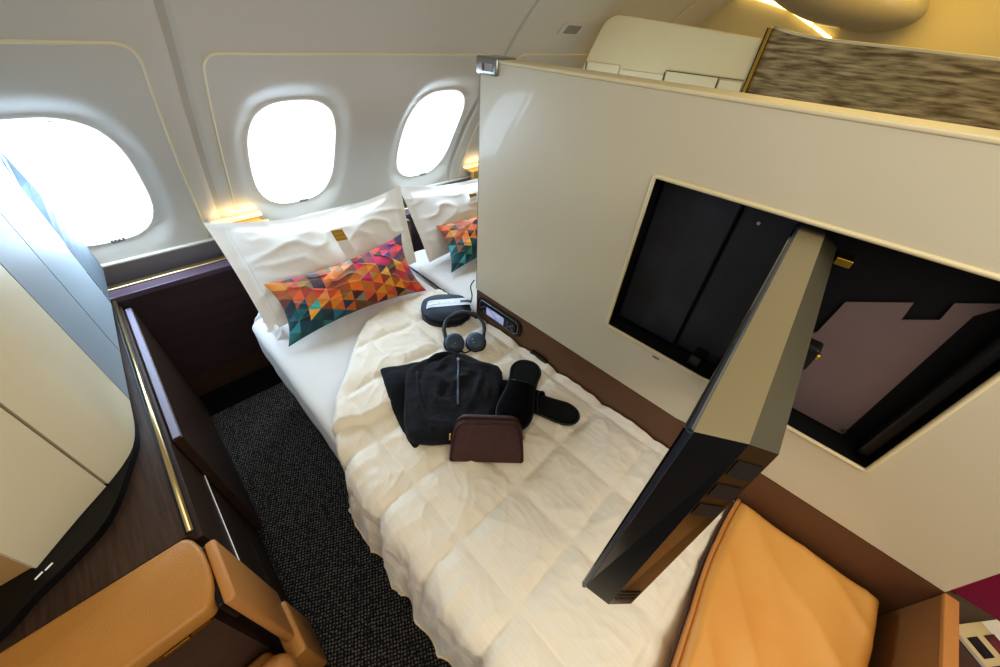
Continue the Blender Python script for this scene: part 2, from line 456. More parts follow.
# ------------------------------------------------------------------ curved suite shell on the cabinet
FP = [(-.206,1.70),(-.232,1.69),(-.251,1.48),(-.262,1.22),(-.268,1.10),(-.281,1.03),(-.305,.985),(-.343,.94),(-.40,.885),(-.47,.812)]
t = thing('suite_shell', 'tall curved cream shell of panels rising from the dark cabinet on the left', 'curved partition', (-.6,1.2,.70))
ZB = .722
def wall_strip(pts, z0, z1, th, inward):
    """vertical strip along pts with thickness"""
    bm = BM(); n = len(pts); rows = []
    for i, p in enumerate(pts):
        a = pts[max(0,i-1)]; b = pts[min(n-1,i+1)]; d = Vector((b[0]-a[0], b[1]-a[1], 0)).normalized()
        s = Vector((d.y, -d.x, 0))*inward; P = Vector((p[0], p[1], 0))
        rows.append([bm.verts.new(P+Vector((0,0,z0))), bm.verts.new(P+Vector((0,0,z1))), bm.verts.new(P+s*th+Vector((0,0,z1))), bm.verts.new(P+s*th+Vector((0,0,z0)))])
    for i in range(n-1):
        for k in range(4): bm.faces.new((rows[i][k], rows[i+1][k], rows[i+1][(k+1)%4], rows[i][(k+1)%4]))
    bm.faces.new(rows[0]); bm.faces.new(rows[-1][::-1])
    bmesh.ops.recalc_face_normals(bm, faces=bm.faces[:]); return bm
fine = [tuple(p[:2]) for p in cr([(x,y,0) for x, y in FP[1:]], 10)]
def seg(i, j, g=.0025):
    s = fine[i*10:j*10+1]
    a = Vector(s[0]).lerp(Vector(s[1]), .0); d = (Vector(s[1])-a).normalized()
    s = [tuple(a+d*g)]+s[1:]
    b = Vector(s[-1]); d = (Vector(s[-2])-b).normalized(); s[-1] = tuple(b+d*g); return s
# first leaf runs back to the sidewall
bm = BM()
zs = [ZB+.07+k*(1.66-ZB-.07)/18 for k in range(19)]
A = [bm.verts.new((-.234, 1.834-.002, max(ZB, z-.07))) for z in zs]
Bv = [bm.verts.new((-.207, min(wy(z)-.004, 1.99), z)) for z in zs]
for k in range(18): bm.faces.new((A[k], A[k+1], Bv[k+1], Bv[k]))
bmesh.ops.solidify(bm, geom=bm.faces[:], thickness=.006)
fine0 = [(-.234,1.83)]
FP2 = [(-.2345,1.828),(-.251,1.48),(-.262,1.22),(-.268,1.10),(-.281,1.03),(-.305,.985),(-.343,.94),(-.40,.885),(-.47,.812)]
fine = [tuple(p[:2]) for p in cr([(x,y,0) for x, y in FP2], 10)]
bmesh.ops.recalc_face_normals(bm, faces=bm.faces[:])
obj('shell_panel', bm, M['shellcool'], t)
def topz(s): return 1.60
ZT = {0: 1.5, 1: 1.75, 2: 2.08, 3: 2.08}
for (i, j, k, m, th) in ((0,1,0,'shellcool',.02),(1,2,1,'shellcool',.02),(2,6,2,'shell',.02),(6,8,3,'shell',.02)):
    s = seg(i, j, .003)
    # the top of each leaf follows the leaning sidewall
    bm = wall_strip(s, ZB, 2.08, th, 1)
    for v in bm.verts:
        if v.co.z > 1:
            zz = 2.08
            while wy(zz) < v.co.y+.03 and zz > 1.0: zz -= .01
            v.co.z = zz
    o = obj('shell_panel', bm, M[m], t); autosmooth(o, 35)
bm = wall_strip([(-.472,.822),(-.60,.815),(-1.0,.80)], ZB, 2.08, .02, 1); obj('shell_panel', bm, M['shellshade'], t, 'end panel with shade put into its tan')
core = [(x-.016, y+.012) for x, y in fine]
bm = wall_strip(core, ZB, 1.9, .004, 1)
for v in bm.verts:
    if v.co.z > 1:
        zz = 1.9
        while wy(zz) < v.co.y+.035 and zz > 1.0: zz -= .01
        v.co.z = zz
obj('seam_backing', bm, mat('dark_seam', (86,78,58), .6), t)
# black plinth under the shell
inner = [(x, y) for x, y in fine[32:]]+[(-.60,.80),(-1.0,.79)]
outer = [(-.266,1.12),(-.272,1.06),(-.285,1.01),(-.306,.954),(-.334,.882),(-.369,.828),(-.425,.785),(-.475,.755),(-.53,.715),(-.62,.704),(-1.0,.702)]
oc = [tuple(p[:2]) for p in cr([(a,b,0) for a, b in outer], 6)]
poly = oc+[(-1.0,.83),(-.60,.84),(-.49,.84),(-.42,.90),(-.36,.965),(-.31,1.02),(-.285,1.08)]
bm = BM(); prism(bm, poly, (0,0,.7005), (1,0,0), (0,1,0), (0,0,.020)); obj('plinth', bm, M['black'], t, 'black curved plinth')
for (px, py) in ((-.446,.808),(-.461,.800)):
    bm = BM(); obox(bm, (px,py,.7206), (-.0115,-.0085,0), (.002,-.003,0), (0,0,.001)); obj('indicator_mark', bm, M['bar'], t)

# ------------------------------------------------------------------ tan leather armchair, lower left
t = thing('armchair', 'tan leather armchair side with padded armrest in the lower left corner', 'armchair', (-.45,.55,0))
bm = BM(); pl = [(-1.0,.512),(-.262,.512)]+[(-.262+.028*math.sin(a), .600-.088*math.cos(a)) for a in [k*PI/10 for k in range(1,10)]]+[(-.262,.688),(-1.0,.688)]
pl = [(a+.010 if a > -.9 else a, b+(.006 if b > .6 else 0)) for a, b in pl]
prism(bm, pl, (0,0,.655), (1,0,0), (0,1,0), (0,0,.052), .009); autosmooth(obj('armrest_pad', bm, M['tan'], t), 50)
bm = BM(); tube(bm, [(-1.0,.5145,.690),(-.28,.5145,.690),(-.25,.525,.690)], .0022, 6); obj('stitching', bm, mat('dark_stitch', (120,76,34), .6), t)
bm = BM(); box(bm, -1.0, -.265, .535, .688, .05, .654); obj('side_panel', bm, M['woodbrown'], t, 'dark brown side panel')
bm = BM(); box(bm, -.36, -.262, .522, .536, .628, .650, .002); obj('latch_plate', bm, M['gold'], t, 'gold latch plate')
bm = BM(); box(bm, -.345, -.30, .516, .523, .634, .644, .002); obj('latch_plate', bm, M['gold'], t)
bm = BM(); box(bm, -.2355, -.224, .508, .655, .60, .690, .003); obj('hinge_strip', bm, M['black'], t, 'black hinge strip')
bm = BM(); box(bm, -.223, -.200, .500, .655, .275, .700, .008, 3); autosmooth(obj('arm_flap', bm, M['tan2'], t), 50)
bm = BM(); box(bm, -.235, -.188, .455, .61, .06, .30, .008, 3); autosmooth(obj('lower_pad', bm, M['tan'], t), 50)
bm = BM(); box(bm, -1.0, -.264, .30, .532, .04, .30, .02, 3); autosmooth(obj('seat', bm, M['tan'], t), 50)
bm = BM(); bmesh.ops.create_uvsphere(bm, u_segments=32, v_segments=20, radius=1)
for v in bm.verts: v.co = Vector((-.262+v.co.x*.05, .435+v.co.y*.045, .345+math.copysign(abs(v.co.z)**.8, v.co.z)*.06))
obj('side_cushion', bm, M['tan2'], t, 'rounded tan leather cushion end', True)

# ------------------------------------------------------------------ beds
def mattress_bm(x0, x1, y0, y1, z0, z1, bev):
    bm = BM(); box(bm, x0, x1, y0, y1, z0, z1, bev, 4)
    return bm
t = thing('bed', 'single bed made with a white sheet lying along the tall partition', 'bed', (.5,.7,0))
bm = BM(); box(bm, .155, .872, -.15, 1.60, .0, .40, .004); obj('base', bm, M['woodbrown'], t)
bm = BM(); box(bm, .135, .872, -.15, 1.61, .405, .43, .004); obj('rail', bm, M['wood'], t)
N1, N2 = 60, 130
def mat_fn(u, v):
    # cross-section from partition side, over the top, down the left side
    L = .75+.17; s = u*L; y = -.15+v*1.70; z = .60; x = .872-s; r = .035
    flat = .75-r
    if s < flat: x = .872-s
    else:
        q = s-flat
        if q < r*PI/2: a = q/r; x = .872-flat-r*math.sin(a); z = .60-r+r*math.cos(a)
        else: x = .872-.75; z = .60-r-(q-r*PI/2)
    wr = .004*nz(x*9+3, y*3, z*4)+.003*nz(x*22, y*9, 7+z*10)
    wr += .004*max(0, nz(x*5+y*8, y*2-x*3, 3))
    if z > .59: z += wr
    else: x -= wr*1.2
    return Vector((x, y, z))
bm = BM(); grid(bm, N1, N2, mat_fn); bmesh.ops.recalc_face_normals(bm, faces=bm.faces[:])
o = obj('mattress', bm, M['sheet'], t, smooth=True)
# bunched sheet corner near the pillow
bm = BM()
def bunch(u, v):
    y = 1.37+.22*u; x = .195-.055*math.sin(v*2.6)-.012*math.sin(u*19+v*2)*(v); z = .64-.17*v+.015*nz(u*7, v*5, 2)
    x += .01*nz(u*9, v*6, 5); return Vector((x, y, z))
grid(bm, 40, 24, bunch); obj('sheet_corner', bm, M['sheet'], o, smooth=True)

t2 = thing('bed', 'neighbouring bed glimpsed past the end of the tall partition', 'bed', (1.4,1.2,0))
bm = BM(); box(bm, .985, 1.72, .99, 1.62, 0, .40, .004); obj('base', bm, M['woodbrown'], t2)
def mat2(u, v):
    x = .905+.84*u; y = .985+.64*v; e = min(u, 1-u)*.84
    z = .61-.03*(1-min(1, e/.03))**2+.004*nz(x*9, y*4, 9); return Vector((x, y, z))
bm = BM(); grid(bm, 60, 80, mat2)
bm2 = bm; box(bm2, .91, 1.74, .99, 1.62, .42, .57)
obj('mattress', bm2, M['sheet'], t2, smooth=True)
bm = BM(); tube(bm, cr([(.893,1.62,.604),(.895,1.4,.606),(.893,1.25,.606),(.896,1.08,.606),(.892,.98,.606)], 6), .005, 6)
tag(obj('gap_strip', bm, M['black'], smooth=True, loc=(.893,1.3,.6)), 'thin black strip in the gap between the two beds', 'strip')
# console box between the bed heads
t = thing('head_console', 'small brown console box standing between the heads of the two beds', 'console', (.94,1.72,.6))
bm = BM(); box(bm, .905, 1.00, 1.63, 1.86, .60, .80, .006); obj('body', bm, M['brown'], t)
bm = BM(); box(bm, .90, 1.01, 1.68, 1.87, .80, .815, .003); obj('top', bm, M['black'], t)
bm = BM(); box(bm, .92, .99, 1.69, 1.72, .816, .828, .003); obj('clip', bm, M['steel'], t)

# ------------------------------------------------------------------ duvet
def ytop(x):
    P = [(.0,.72),(.10,.74),(.126,.789),(.20,.92),(.26,.989),(.36,1.11),(.49,1.246),(.56,1.285),(.7,1.30),(.88,1.25)]
    if x <= P[0][0]: return P[0][1]
    for (a, b), (c, d) in zip(P, P[1:]):
        if x <= c:
            return b+(d-b)*(x-a)/(c-a)
    return P[-1][1]
def ylip(x): return .775+.10*max(0, x-.3)+.02*math.sin(x*14)
XL = [.02,.225,.432,.637,.842]; YL = [-.36,-.149,.087,.287,.49,.69,.89,1.09,1.29]
def near(v, L):
    return min(abs(v-q) for q in L)
def duv(u, v):
    top = .775; r = .05; drop = .26; s = u*(top+drop); y0 = -.222
    wob = .010*nz(v*4, 3, u*2)
    flat = .875-(.105+r)
    if s < flat: X = .875-s; x = X; z = .615; nx, nzv = 0, 1
    else:
        q = s-flat; a = min(q/r, PI/2); X = .875-s
        x = .105+r-r*math.sin(a); z = .615-r+r*math.cos(a); nx, nzv = -math.sin(a), math.cos(a)
        if q > r*PI/2:
            z -= (q-r*PI/2); x -= .14*(q-r*PI/2)
    yt = ytop(max(.02, X)) if X > .02 else ytop(.02)
    y = y0+(yt-y0)*v
    dr = sstep(flat-.08, flat+.14, s)
    # quilting: puffed squares between stitched seams
    dx = near(X, XL+[-.18]); dy = near(y, YL)
    px = min(1, dx/.075); py = min(1, dy/.075)
    puff = .016*(1-(1-px)**3.2)*(1-(1-py)**3.2)
    puff *= .9+.25*nz(X*6, y*6, 4)
    # wrinkles: sharp ridges running from the seams
    a1 = 1-abs(nz(X*7+y*3, y*5-X*4, 11)); a2 = 1-abs(nz(X*16-y*5, y*13+X*6, 21)); a3 = 1-abs(nz(X*4-y*9, y*4+X*5, 31))
    a4 = 1-abs(nz(X*24+y*9, y*7-X*20, 41)); w = .0035*(a1**8)+.0022*(a2**9)+.0035*a3**10+.0018*a4**7
    # folds on the drape run down the side
    w += dr*(.009*math.sin(y*34+2*nz(y*5, 1, 0)+X*4)*.6+.014*nz(y*15, X*2, 5)+.012*(1-abs(nz(y*13+X*2, X*1.5, 77)))**5-.003)
    # folded-back upper corner
    f = sstep(ylip(X)-.008, ylip(X)+.012, y)*(1-sstep(.40, .62, X))
    w += .030*f*(.75+.25*math.cos((y-ylip(X))*9))
    if y > yt-.05: w *= 1; puff *= sstep(0, .05, yt-y)
    e = puff+w-.004-.016*(1-sstep(0, .02, yt-y))
    y += .006*nz(X*6, y*6, 50)*min(1, v*4)
    yy = y
    x += nx*e*.8+dr*wob; z += nzv*e+0
    if u > .985: z += .0
    z -= dr*.02*nz(y*5, 4.2, 1)+.05*(1-sstep(-.212, -.150, y))*(1-dr)
    return Vector((min(x, .877), yy, z))
bm = BM(); V, fs = grid(bm, 210, 270, duv)
from mathutils.bvhtree import BVHTree
BV = BVHTree.FromBMesh(bm)
def surf(x, y):
    h = [BV.ray_cast(Vector((x+a, y+b, 2)), Vector((0,0,-1)))[0] for a in (-.012,0,.012) for b in (-.012,0,.012)]
    h = [p.z for p in h if p]; return sum(h)/len(h) if h else .60
def smax(pts): return max(surf(*p) for p in pts)
bmesh.ops.recalc_face_normals(bm, faces=bm.faces[:])
if sum(f.normal.z for f in bm.faces) < 0: bmesh.ops.reverse_faces(bm, faces=bm.faces[:])
d = thing('duvet', 'cream quilted duvet spread over the bed with one corner folded back', 'duvet', (.5,.5,.6))
obj('quilt', bm, M['duvet'], d, smooth=True)
bm = BM(); tube(bm, [duv(1, k/120)+Vector((-.001,0,-.001)) for k in range(121)], .004, 6); obj('hem', bm, M['lip'], d, smooth=True)

# ------------------------------------------------------------------ pillows and cushions
def pillow_fn(corn, puff, flange=0, sag=0, seed=0, edge_in=.05, wr=1.0):
    TL, TR, BR, BL = map(Vector, corn)
    N = (TR-BL).cross(TL-BR).normalized()
    if N.y > 0: N = -N
    def f(u, v, side):
        # u along width, v bottom->top
        b = (BL*(1-u)+BR*u)*(1-v)+(TL*(1-u)+TR*u)*v
        U, Vv = 2*u-1, 2*v-1
        # pinch edges inwards between the corners
        b += (TL-BL).normalized()*(-edge_in*(1-U*U)*Vv*abs(Vv))*.8
        b += (BR-BL).normalized()*(-edge_in*(1-Vv*Vv)*U*abs(U))*.8
        b += (TL-BL).normalized()*(-sag*(1-U*U)*max(0, Vv))
        if flange:
            fu = max(0, (1-abs(U))-flange)/(1-flange); fv = max(0, (1-abs(Vv))-flange*1.6)/(1-flange*1.6)
        else: fu, fv = 1-abs(U), 1-abs(Vv)
        h = puff*(1-(1-fu)**2.2)**.75*(1-(1-fv)**2.2)**.75 if fu > 0 and fv > 0 else 0
        n1 = nz(u*3+seed, v*3, seed); n2 = 1-abs(nz(u*5+v*3+seed, v*4-u*3, seed+3)); n3 = nz(u*11+seed, v*9, seed+5)
        w = wr*(.006*n1+.008*n2**8+.002*n3)*min(1, (1-max(abs(U), abs(Vv)))*5+.25)
        return b+N*(side*(h+.0015)+w)
    return f
def pillow_bm(f, nu, nv):
    bm = BM()
    F, f1 = grid(bm, nu, nv, lambda u, v: f(u, v, 1))
    G, f2 = grid(bm, nu, nv, lambda u, v: f(u, v, -.7))
    bmesh.ops.reverse_faces(bm, faces=f2)
    return bm, F, G
def weld(bm): bmesh.ops.remove_doubles(bm, verts=bm.verts, dist=.0001)
PILL = [((.150,1.735,.975),(1.005,1.70,.960),(.93,1.50,.630),(.160,1.41,.622)), ((1.005,1.72,.945),(1.82,1.70,.92),(1.74,1.52,.635),(.985,1.46,.625))]
plab = ['large white pillow leaning on the wall behind the whole triangle patterned cushion', 'white pillow on the neighbouring bed, half hidden by the partition']
for i, c in enumerate(PILL):
    f = pillow_fn(c, .062, .10, .05 if i == 0 else .03, 3+i*5, .008)
    bm, F, G = pillow_bm(f, 70, 46); weld(bm)
    bmesh.ops.recalc_face_normals(bm, faces=bm.faces[:])
    o = obj('pillow', bm, M['pillow'], smooth=True, loc=c[3]); tag(o, plab[i], 'pillow', 'white bed pillows')
    bm = BM(); pts = []
    for k in range(40): pts.append(f(.06, .06+.86*k/39, 1)+Vector((0,-.001,0)))
    tube(bm, pts, .0016, 6); obj('flange_seam', bm, M['pillow'], o)

PAL = {'teal': [(18,66,78),(14,52,66),(28,96,104),(60,150,160),(20,74,80)], 'org': [(222,124,36),(230,142,48),(196,92,34),(214,108,50),(234,156,62),(140,70,34)],
       'pch': [(218,112,72),(204,88,62),(226,142,92),(180,70,50)], 'brn': [(92,52,36),(112,70,40),(74,34,40),(128,92,52),(60,30,44)],
       'red': [(206,38,44),(226,48,40),(186,24,66),(196,30,84)], 'pur': [(70,26,62),(48,34,92),(96,24,78),(140,30,96),(36,28,66)], 'grey': [(150,140,132),(110,104,70),(170,160,160)]}
def pick(u, v, rnd):
    te = max(0, .98-u*1.75-v*1.35)*2.6; rd = max(0, (u-.55)*1.2+(v-.45)*.7)*2.1; pu = max(0, (u-.68)*1.5+(v-.55)*.9)*1.7
    if v > .86 and u < .35: rd += .3; pu += .5
    W = {'teal': te**2*3, 'org': max(.06, 1.25-te*1.1-rd*.75), 'pch': max(.04, .4-te*.8-rd*.3), 'brn': .55 if te < 1 else .12, 'red': rd*1.5, 'pur': pu, 'grey': .08}
    s = sum(W.values())*rnd.random()
    for k, w in W.items():
        s -= w
        if s <= 0: break
    j = .82+.36*rnd.random(); return tuple(min(255, c*j*(.9+.2*rnd.random())) for c in rnd.choice(PAL[k]))
def tri_colour(cells, U, Vm, cs, hs, wid, hei, rnd):
    """colour of the triangle at (U, V) in metres; columns of triangles with upright edges"""
    i = math.floor(U/cs); fu = U/cs-i; y = Vm/hs
    if i % 2: fu2 = 1-fu
    else: fu2 = fu
    # even edge has vertices at integers, odd edge at half integers
    j = math.floor(y-.5*fu2+1e-6) if True else 0
    a = y-.5*fu2-j         # 0..1 across the pair at this column position
    k = 0 if a < 1-fu2 else 1
    key = (i, j, k)
    if key not in cells:
        cells[key] = lin(pick(min(1, max(0, (i+.5)*cs/wid)), min(1, max(0, (j+.5+.25*k)*hs/hei)), rnd))
    return cells[key]
def cushion(corn, lab, puff, seed, u_n=190, v_n=100, wid=.62, hei=.31):
    f = pillow_fn(corn, puff, 0, 0, seed, .042, .6)
    bm = BM(); lay = bm.loops.layers.float_color.new('tri'); cells = {}; rnd = random.Random(seed)
    for side in (1, -.3):
        V, _ = grid(bm, u_n, v_n, lambda u, v: f(u, v, side))
        for i in range(u_n-1):
            for j in range(v_n-1):
                vs = (V[i][j], V[i+1][j], V[i+1][j+1], V[i][j+1])
                fc = bm.faces.get(vs)
                col = tri_colour(cells, (i+.5)/(u_n-1)*wid, (j+.5)/(v_n-1)*hei, .0478, .0535, wid, hei, rnd)
                for l in fc.loops: l[lay] = (*col, 1)
    weld(bm); bmesh.ops.recalc_face_normals(bm, faces=bm.faces[:])
    o = obj('cushion', bm, M['tri'], smooth=True, loc=corn[3]); tag(o, lab, 'cushion', 'triangle patterned cushions'); return o, f
c1 = ((.218,1.480,.792),(.872,1.520,.802),(.806,1.240,.636),(.180,1.268,.630))
cu, cf = cushion(c1, 'oblong cushion in orange, red and teal triangles, shown whole on the near bed', .06, 4)
c2 = ((1.095,1.535,.775),(1.72,1.56,.775),(1.62,1.27,.64),(.998,1.290,.635))
cushion(c2, 'triangle patterned cushion on the neighbouring bed, cut off by the partition', .06, 9, 130, 70)

# white card with gold head tucked behind each cushion
for cdef, lab in ((((.530,1.500,.922),(.579,1.500,.915),(.622,1.440,.730),(.570,1.440,.732)), 'white card with a gold head tucked between the large pillow and whole cushion'),
                  (((1.365,1.58,.875),(1.42,1.58,.87),(1.455,1.55,.735),(1.40,1.55,.735)), 'gold headed card on the neighbouring pillow at the partition edge')):
    TL, TR, BR, BL = map(Vector, cdef)
    t = thing('pillow_card', lab, 'card', BL, 'gold headed pillow cards')
    def q(u, v): return (BL*(1-u)+BR*u)*(1-v)+(TL*(1-u)+TR*u)*v
    nrm = (TR-BL).cross(TL-BR).normalized()
    if nrm.y > 0: nrm = -nrm
    for nm, v0, v1, m, off in (('card', 0, 1, 'white', 0), ('gold_head', .76, 1.0, 'goldcard', .0012)):
        bm = BM(); vs = [bm.verts.new(q(u, v)+nrm*off) for u, v in ((0,v0),(1,v0),(1,v1),(0,v1))]
        fc = bm.faces.new(vs); bmesh.ops.recalc_face_normals(bm, faces=[fc])
        bmesh.ops.solidify(bm, geom=[fc], thickness=.001); obj(nm, bm, M[m], t)
    for k, wd_ in enumerate(('SWEET', 'DREAMS')):
        cu_ = bpy.data.curves.new('lettering', 'FONT'); cu_.body = wd_; cu_.size = .011; cu_.align_x = 'CENTER'; cu_.extrude = .0002
        cu_.materials.append(M['goldtext'])
        tmp = bpy.data.objects.new('lettering_curve', cu_); C.objects.link(tmp); bpy.context.view_layer.update(); me_ = bpy.data.meshes.new_from_object(tmp); bpy.data.objects.remove(tmp); to = bpy.data.objects.new('lettering', me_); C.objects.link(to); to.parent = t
        X = (TR-TL).normalized(); Y = (nrm.cross(X)).normalized()
        if Y.z < 0: Y = -Y
        Z = X.cross(Y); R = Matrix((X, Y, Z)).transposed().to_4x4()
        R.translation = q(.5, .90-.09*k)+nrm*.003-BL; to.matrix_local = R

# ------------------------------------------------------------------ partition with television recess
PY0, PY1, PX, PT = -.545, .965, .88, .09
HY0, HY1, HZ0, HZ1 = -.300, .361, .935, 1.380
t = thing('privacy_partition', 'tall cream partition beside the bed with a black television recess', 'partition', (.92,.2,0))
bm = BM()
def ppoly(bm):
    ys = [PY0, HY0, HY1, PY1]; zs = [.755, HZ0, HZ1, 1.540]
    for X, fl in ((PX, 0), (PX+PT, 1)):
        for i in range(3):
            for j in range(3):
                if i == 1 and j == 1 and X == PX: continue
                vs = [bm.verts.new((X, y, z)) for y, z in ((ys[i],zs[j]),(ys[i+1],zs[j]),(ys[i+1],zs[j+1]),(ys[i],zs[j+1]))]
                bm.faces.new(vs if fl else vs[::-1])
    for (a, b) in (((PY0,.755),(PY1,.755)),((PY1,.755),(PY1,1.540)),((PY1,1.540),(PY0,1.540)),((PY0,1.540),(PY0,.755))):
        bm.faces.new([bm.verts.new((X, *p)) for X, p in ((PX,a),(PX+PT,a),(PX+PT,b),(PX,b))])
    bmesh.ops.remove_doubles(bm, verts=bm.verts, dist=.0001); bmesh.ops.recalc_face_normals(bm, faces=bm.faces[:])
ppoly(bm); obj('panel', bm, M['cream'], t)
bm = BM(); box(bm, PX+.001, PX+PT, PY0-.02, PY1-.001, .40, .752); obj('lower_band', bm, M['brown'], t, 'dark brown leather lower band')
bm = BM(); box(bm, PX-.002, PX+PT+.002, PY0, PY1+.002, 1.540, 1.549, .003); obj('top_cap', bm, M['creamtrim'], t)
bm = BM(); box(bm, PX+.0, PX+PT, PY1, PY1+.004, .755, 1.54, .001); obj('end_strip', bm, mat('grey_end_strip', (120,116,108), .4), t)
lb = BM(); box(lb, PX-.010, PX+.075, PY1-.075, PY1+.012, 1.510, 1.5535, .007, 3); la = obj('corner_latch', lb, M['steel'], t, 'grey metal latch on the top corner')
autosmooth(la, 40)
lb = BM(); box(lb, PX-.013, PX-.009, PY1-.062, PY1-.016, 1.520, 1.540, .0015); obj('latch_inset', lb, M['vent'], la)
lb = BM(); box(lb, PX-.015, PX-.012, PY1-.028, PY1-.020, 1.522, 1.538, .001); obj('latch_mark', lb, mat('maroon_mark', (120,60,60), .5), la)
bm = BM()
fr = [(a+(HY0+HY1)/2, b+(HZ0+HZ1)/2) for a, b in rrect((HY1-HY0)/2, (HZ1-HZ0)/2, .008, 3)]
tube(bm, [(PX-.001, y, z) for y, z in fr], .005, 8, True); obj('recess_trim', bm, M['creamtrim'], t, 'pale rim around the recess', True)
# recess lining
bm = BM(); D = PX+.075
c8 = {}
def qv(x, y, z): return bm.verts.new((x, y, z))
for ps in (((D,HY0,HZ0),(D,HY1,HZ0),(D,HY1,HZ1),(D,HY0,HZ1)), ((PX+.001,HY0,HZ0),(D,HY0,HZ0),(D,HY0,HZ1),(PX+.001,HY0,HZ1)), ((PX+.001,HY1,HZ0),(D,HY1,HZ0),(D,HY1,HZ1),(PX+.001,HY1,HZ1)),
           ((PX+.001,HY0,HZ0),(D,HY0,HZ0),(D,HY1,HZ0),(PX+.001,HY1,HZ0)), ((PX+.001,HY0,HZ1),(D,HY0,HZ1),(D,HY1,HZ1),(PX+.001,HY1,HZ1))):
    bm.faces.new([qv(*p) for p in ps])
bmesh.ops.remove_doubles(bm, verts=bm.verts, dist=.0001); bmesh.ops.recalc_face_normals(bm, faces=bm.faces[:]); bmesh.ops.reverse_faces(bm, faces=bm.faces[:])
rec = obj('recess_lining', bm, M['blackmat'], t, 'black recess lining')
bm = BM(); box(bm, D-.022, D-.001, .175, HY1-.004, HZ0+.012, HZ1-.004, .004); obj('back_panel', bm, M['blackrec'], rec)
bm = BM(); box(bm, D-.012, D-.001, .02, .170, HZ0+.012, HZ1-.004, .003); obj('back_panel', bm, M['blackrec'], rec)
for (y, z) in ((.13,1.33),(.10,.965),(-.24,.955)):
    bm = BM(); tube(bm, [(D-.014,y,z),(D-.010,y,z)], .004, 8); obj('screw', bm, M['steel'], rec)
bm = BM()
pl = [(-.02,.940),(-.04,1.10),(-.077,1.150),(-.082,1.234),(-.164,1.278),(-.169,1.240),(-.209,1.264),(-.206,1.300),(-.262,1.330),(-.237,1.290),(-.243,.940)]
prism(bm, pl, (D-.006,0,0), (0,1,0), (0,0,1), (.004,0,0)); obj('light_patch', bm, M['mauve'], rec, 'notched mauve grey patch of light on the recess back')  # lit patch on the recess back, put into shape and colour
bm = BM(); box(bm, D-.05, D-.02, HY0+.004, HY0+.030, HZ0+.01, HZ1-.01, .006); obj('cable_rail', bm, M['black'], rec)
bm = BM(); box(bm, PX-.0015, PX, .18, .20, .915, .919); obj('small_print', bm, mat('grey_print', (96,90,80), .6), t)
# small buckle opening at the foot of the band
bm = BM(); prism(bm, rrect(.042,.014,.012), (PX+.0015,.588,.628), (0,1,0), (0,0,1), (-.012,0,0), .003); obj('buckle_socket', bm, M['black'], t, 'small black socket low on the brown band')

# remote handset docked in the brown band
t = thing('remote_handset', 'black remote handset with a lit display docked in the brown band', 'remote', (PX,.82,.69))
def onband(u, v): return (0,1,0)
RC = Vector((PX, .822, .693)); ry = Vector((0,-1,0)); rz = Vector((0,0,1))
bm = BM(); prism(bm, rrect(.128,.043,.03), RC, ry, rz, (-.006,0,0), .003); obj('dock', bm, M['black'], t)
bm = BM(); tube(bm, [RC+Vector((-.007,0,0))+ry*a+rz*b for a, b in rrect(.112,.031,.02)], .002, 6, True); obj('bezel', bm, M['steel'], t, 'silver bezel', True)
bm = BM(); prism(bm, rrect(.106,.026,.016), RC+Vector((-.006,0,0)), ry, rz, (-.008,0,0), .003); obj('body', bm, M['tvdark'], t)
bm = BM(); prism(bm, rrect(.052,.019,.002), RC+Vector((-.0135,0,0))-ry*.012, ry, rz, (-.0012,0,0)); obj('display', bm, M['screenon'], t, 'lit blue and cream display')
for (a, b) in ((.062,.010),(.062,-.010),(.078,.0),(.090,.010),(.090,-.010),(-.078,.011),(-.078,-.011),(-.092,.0)):
    bm = BM(); tube(bm, [RC+Vector((-.0135,0,0))+ry*a+rz*b, RC+Vector((-.016,0,0))+ry*a+rz*b], .0055, 10); obj('button', bm, mat('grey_button', (96,102,112), .4), t)
# thin lead hanging at the partition's end
bm = BM(); tube(bm, cr([(.872,.972,.80),(.868,.99,.76),(.872,.985,.71),(.860,.992,.655),(.845,1.01,.645)], 6), .0025, 6)
tag(obj('headphone_cable', bm, M['black'], smooth=True, loc=(.87,.98,.7)), 'thin black cable hanging at the end of the brown band', 'cable')

# ------------------------------------------------------------------ television swung out of the recess
t = thing('television', 'large bronze edged television swung out of the recess over the bed', 'television', (.55,.02,.9))
A = Vector((.268,.004,0)); Fp = Vector((.918,.060,0)); du = (Fp-A).normalized(); dn = Vector((du.y, -du.x, 0))   # dn points to the viewer side
zt, zb = 1.360, .900
def lay(inx, top, bot, dep):
    a = A+du*inx+dn*dep; b = Fp-du*inx+dn*dep
    return [Vector((a.x,a.y,top)), Vector((b.x,b.y,top)), Vector((b.x,b.y,bot)), Vector((a.x,a.y,bot))]
L0 = lay(0, zt, zb, 0); L1 = lay(.004, zt, zb, .044); L1[0] += du*.018; L2 = lay(.022, zt-.012, zb+.02, .070); L2[0] += du*.02
def quadmesh(qs):
    bm = BM()
    for q in qs: bm.faces.new([bm.verts.new(p) for p in q])
    bmesh.ops.remove_doubles(bm, verts=bm.verts, dist=.0001); return bm
def side(Aq, Bq, i): return (Aq[i], Aq[(i+1)%4], Bq[(i+1)%4], Bq[i])
def solid(qs, th, m, nm, lab=None):
    bm = quadmesh(qs); bmesh.ops.recalc_face_normals(bm, faces=bm.faces[:])
    return obj(nm, bm, m, t, lab)
bm = quadmesh([tuple(L0)]+[side(L0, L1, k) for k in range(4)]); bmesh.ops.recalc_face_normals(bm, faces=bm.faces[:])
hs = obj('housing', bm, [M['tvdark'], M['tvtan']], t, 'bronze top and black sides')
for p in hs.data.polygons:
    if abs(p.normal.z) > .7 and p.center.z > .3: p.material_index = 1
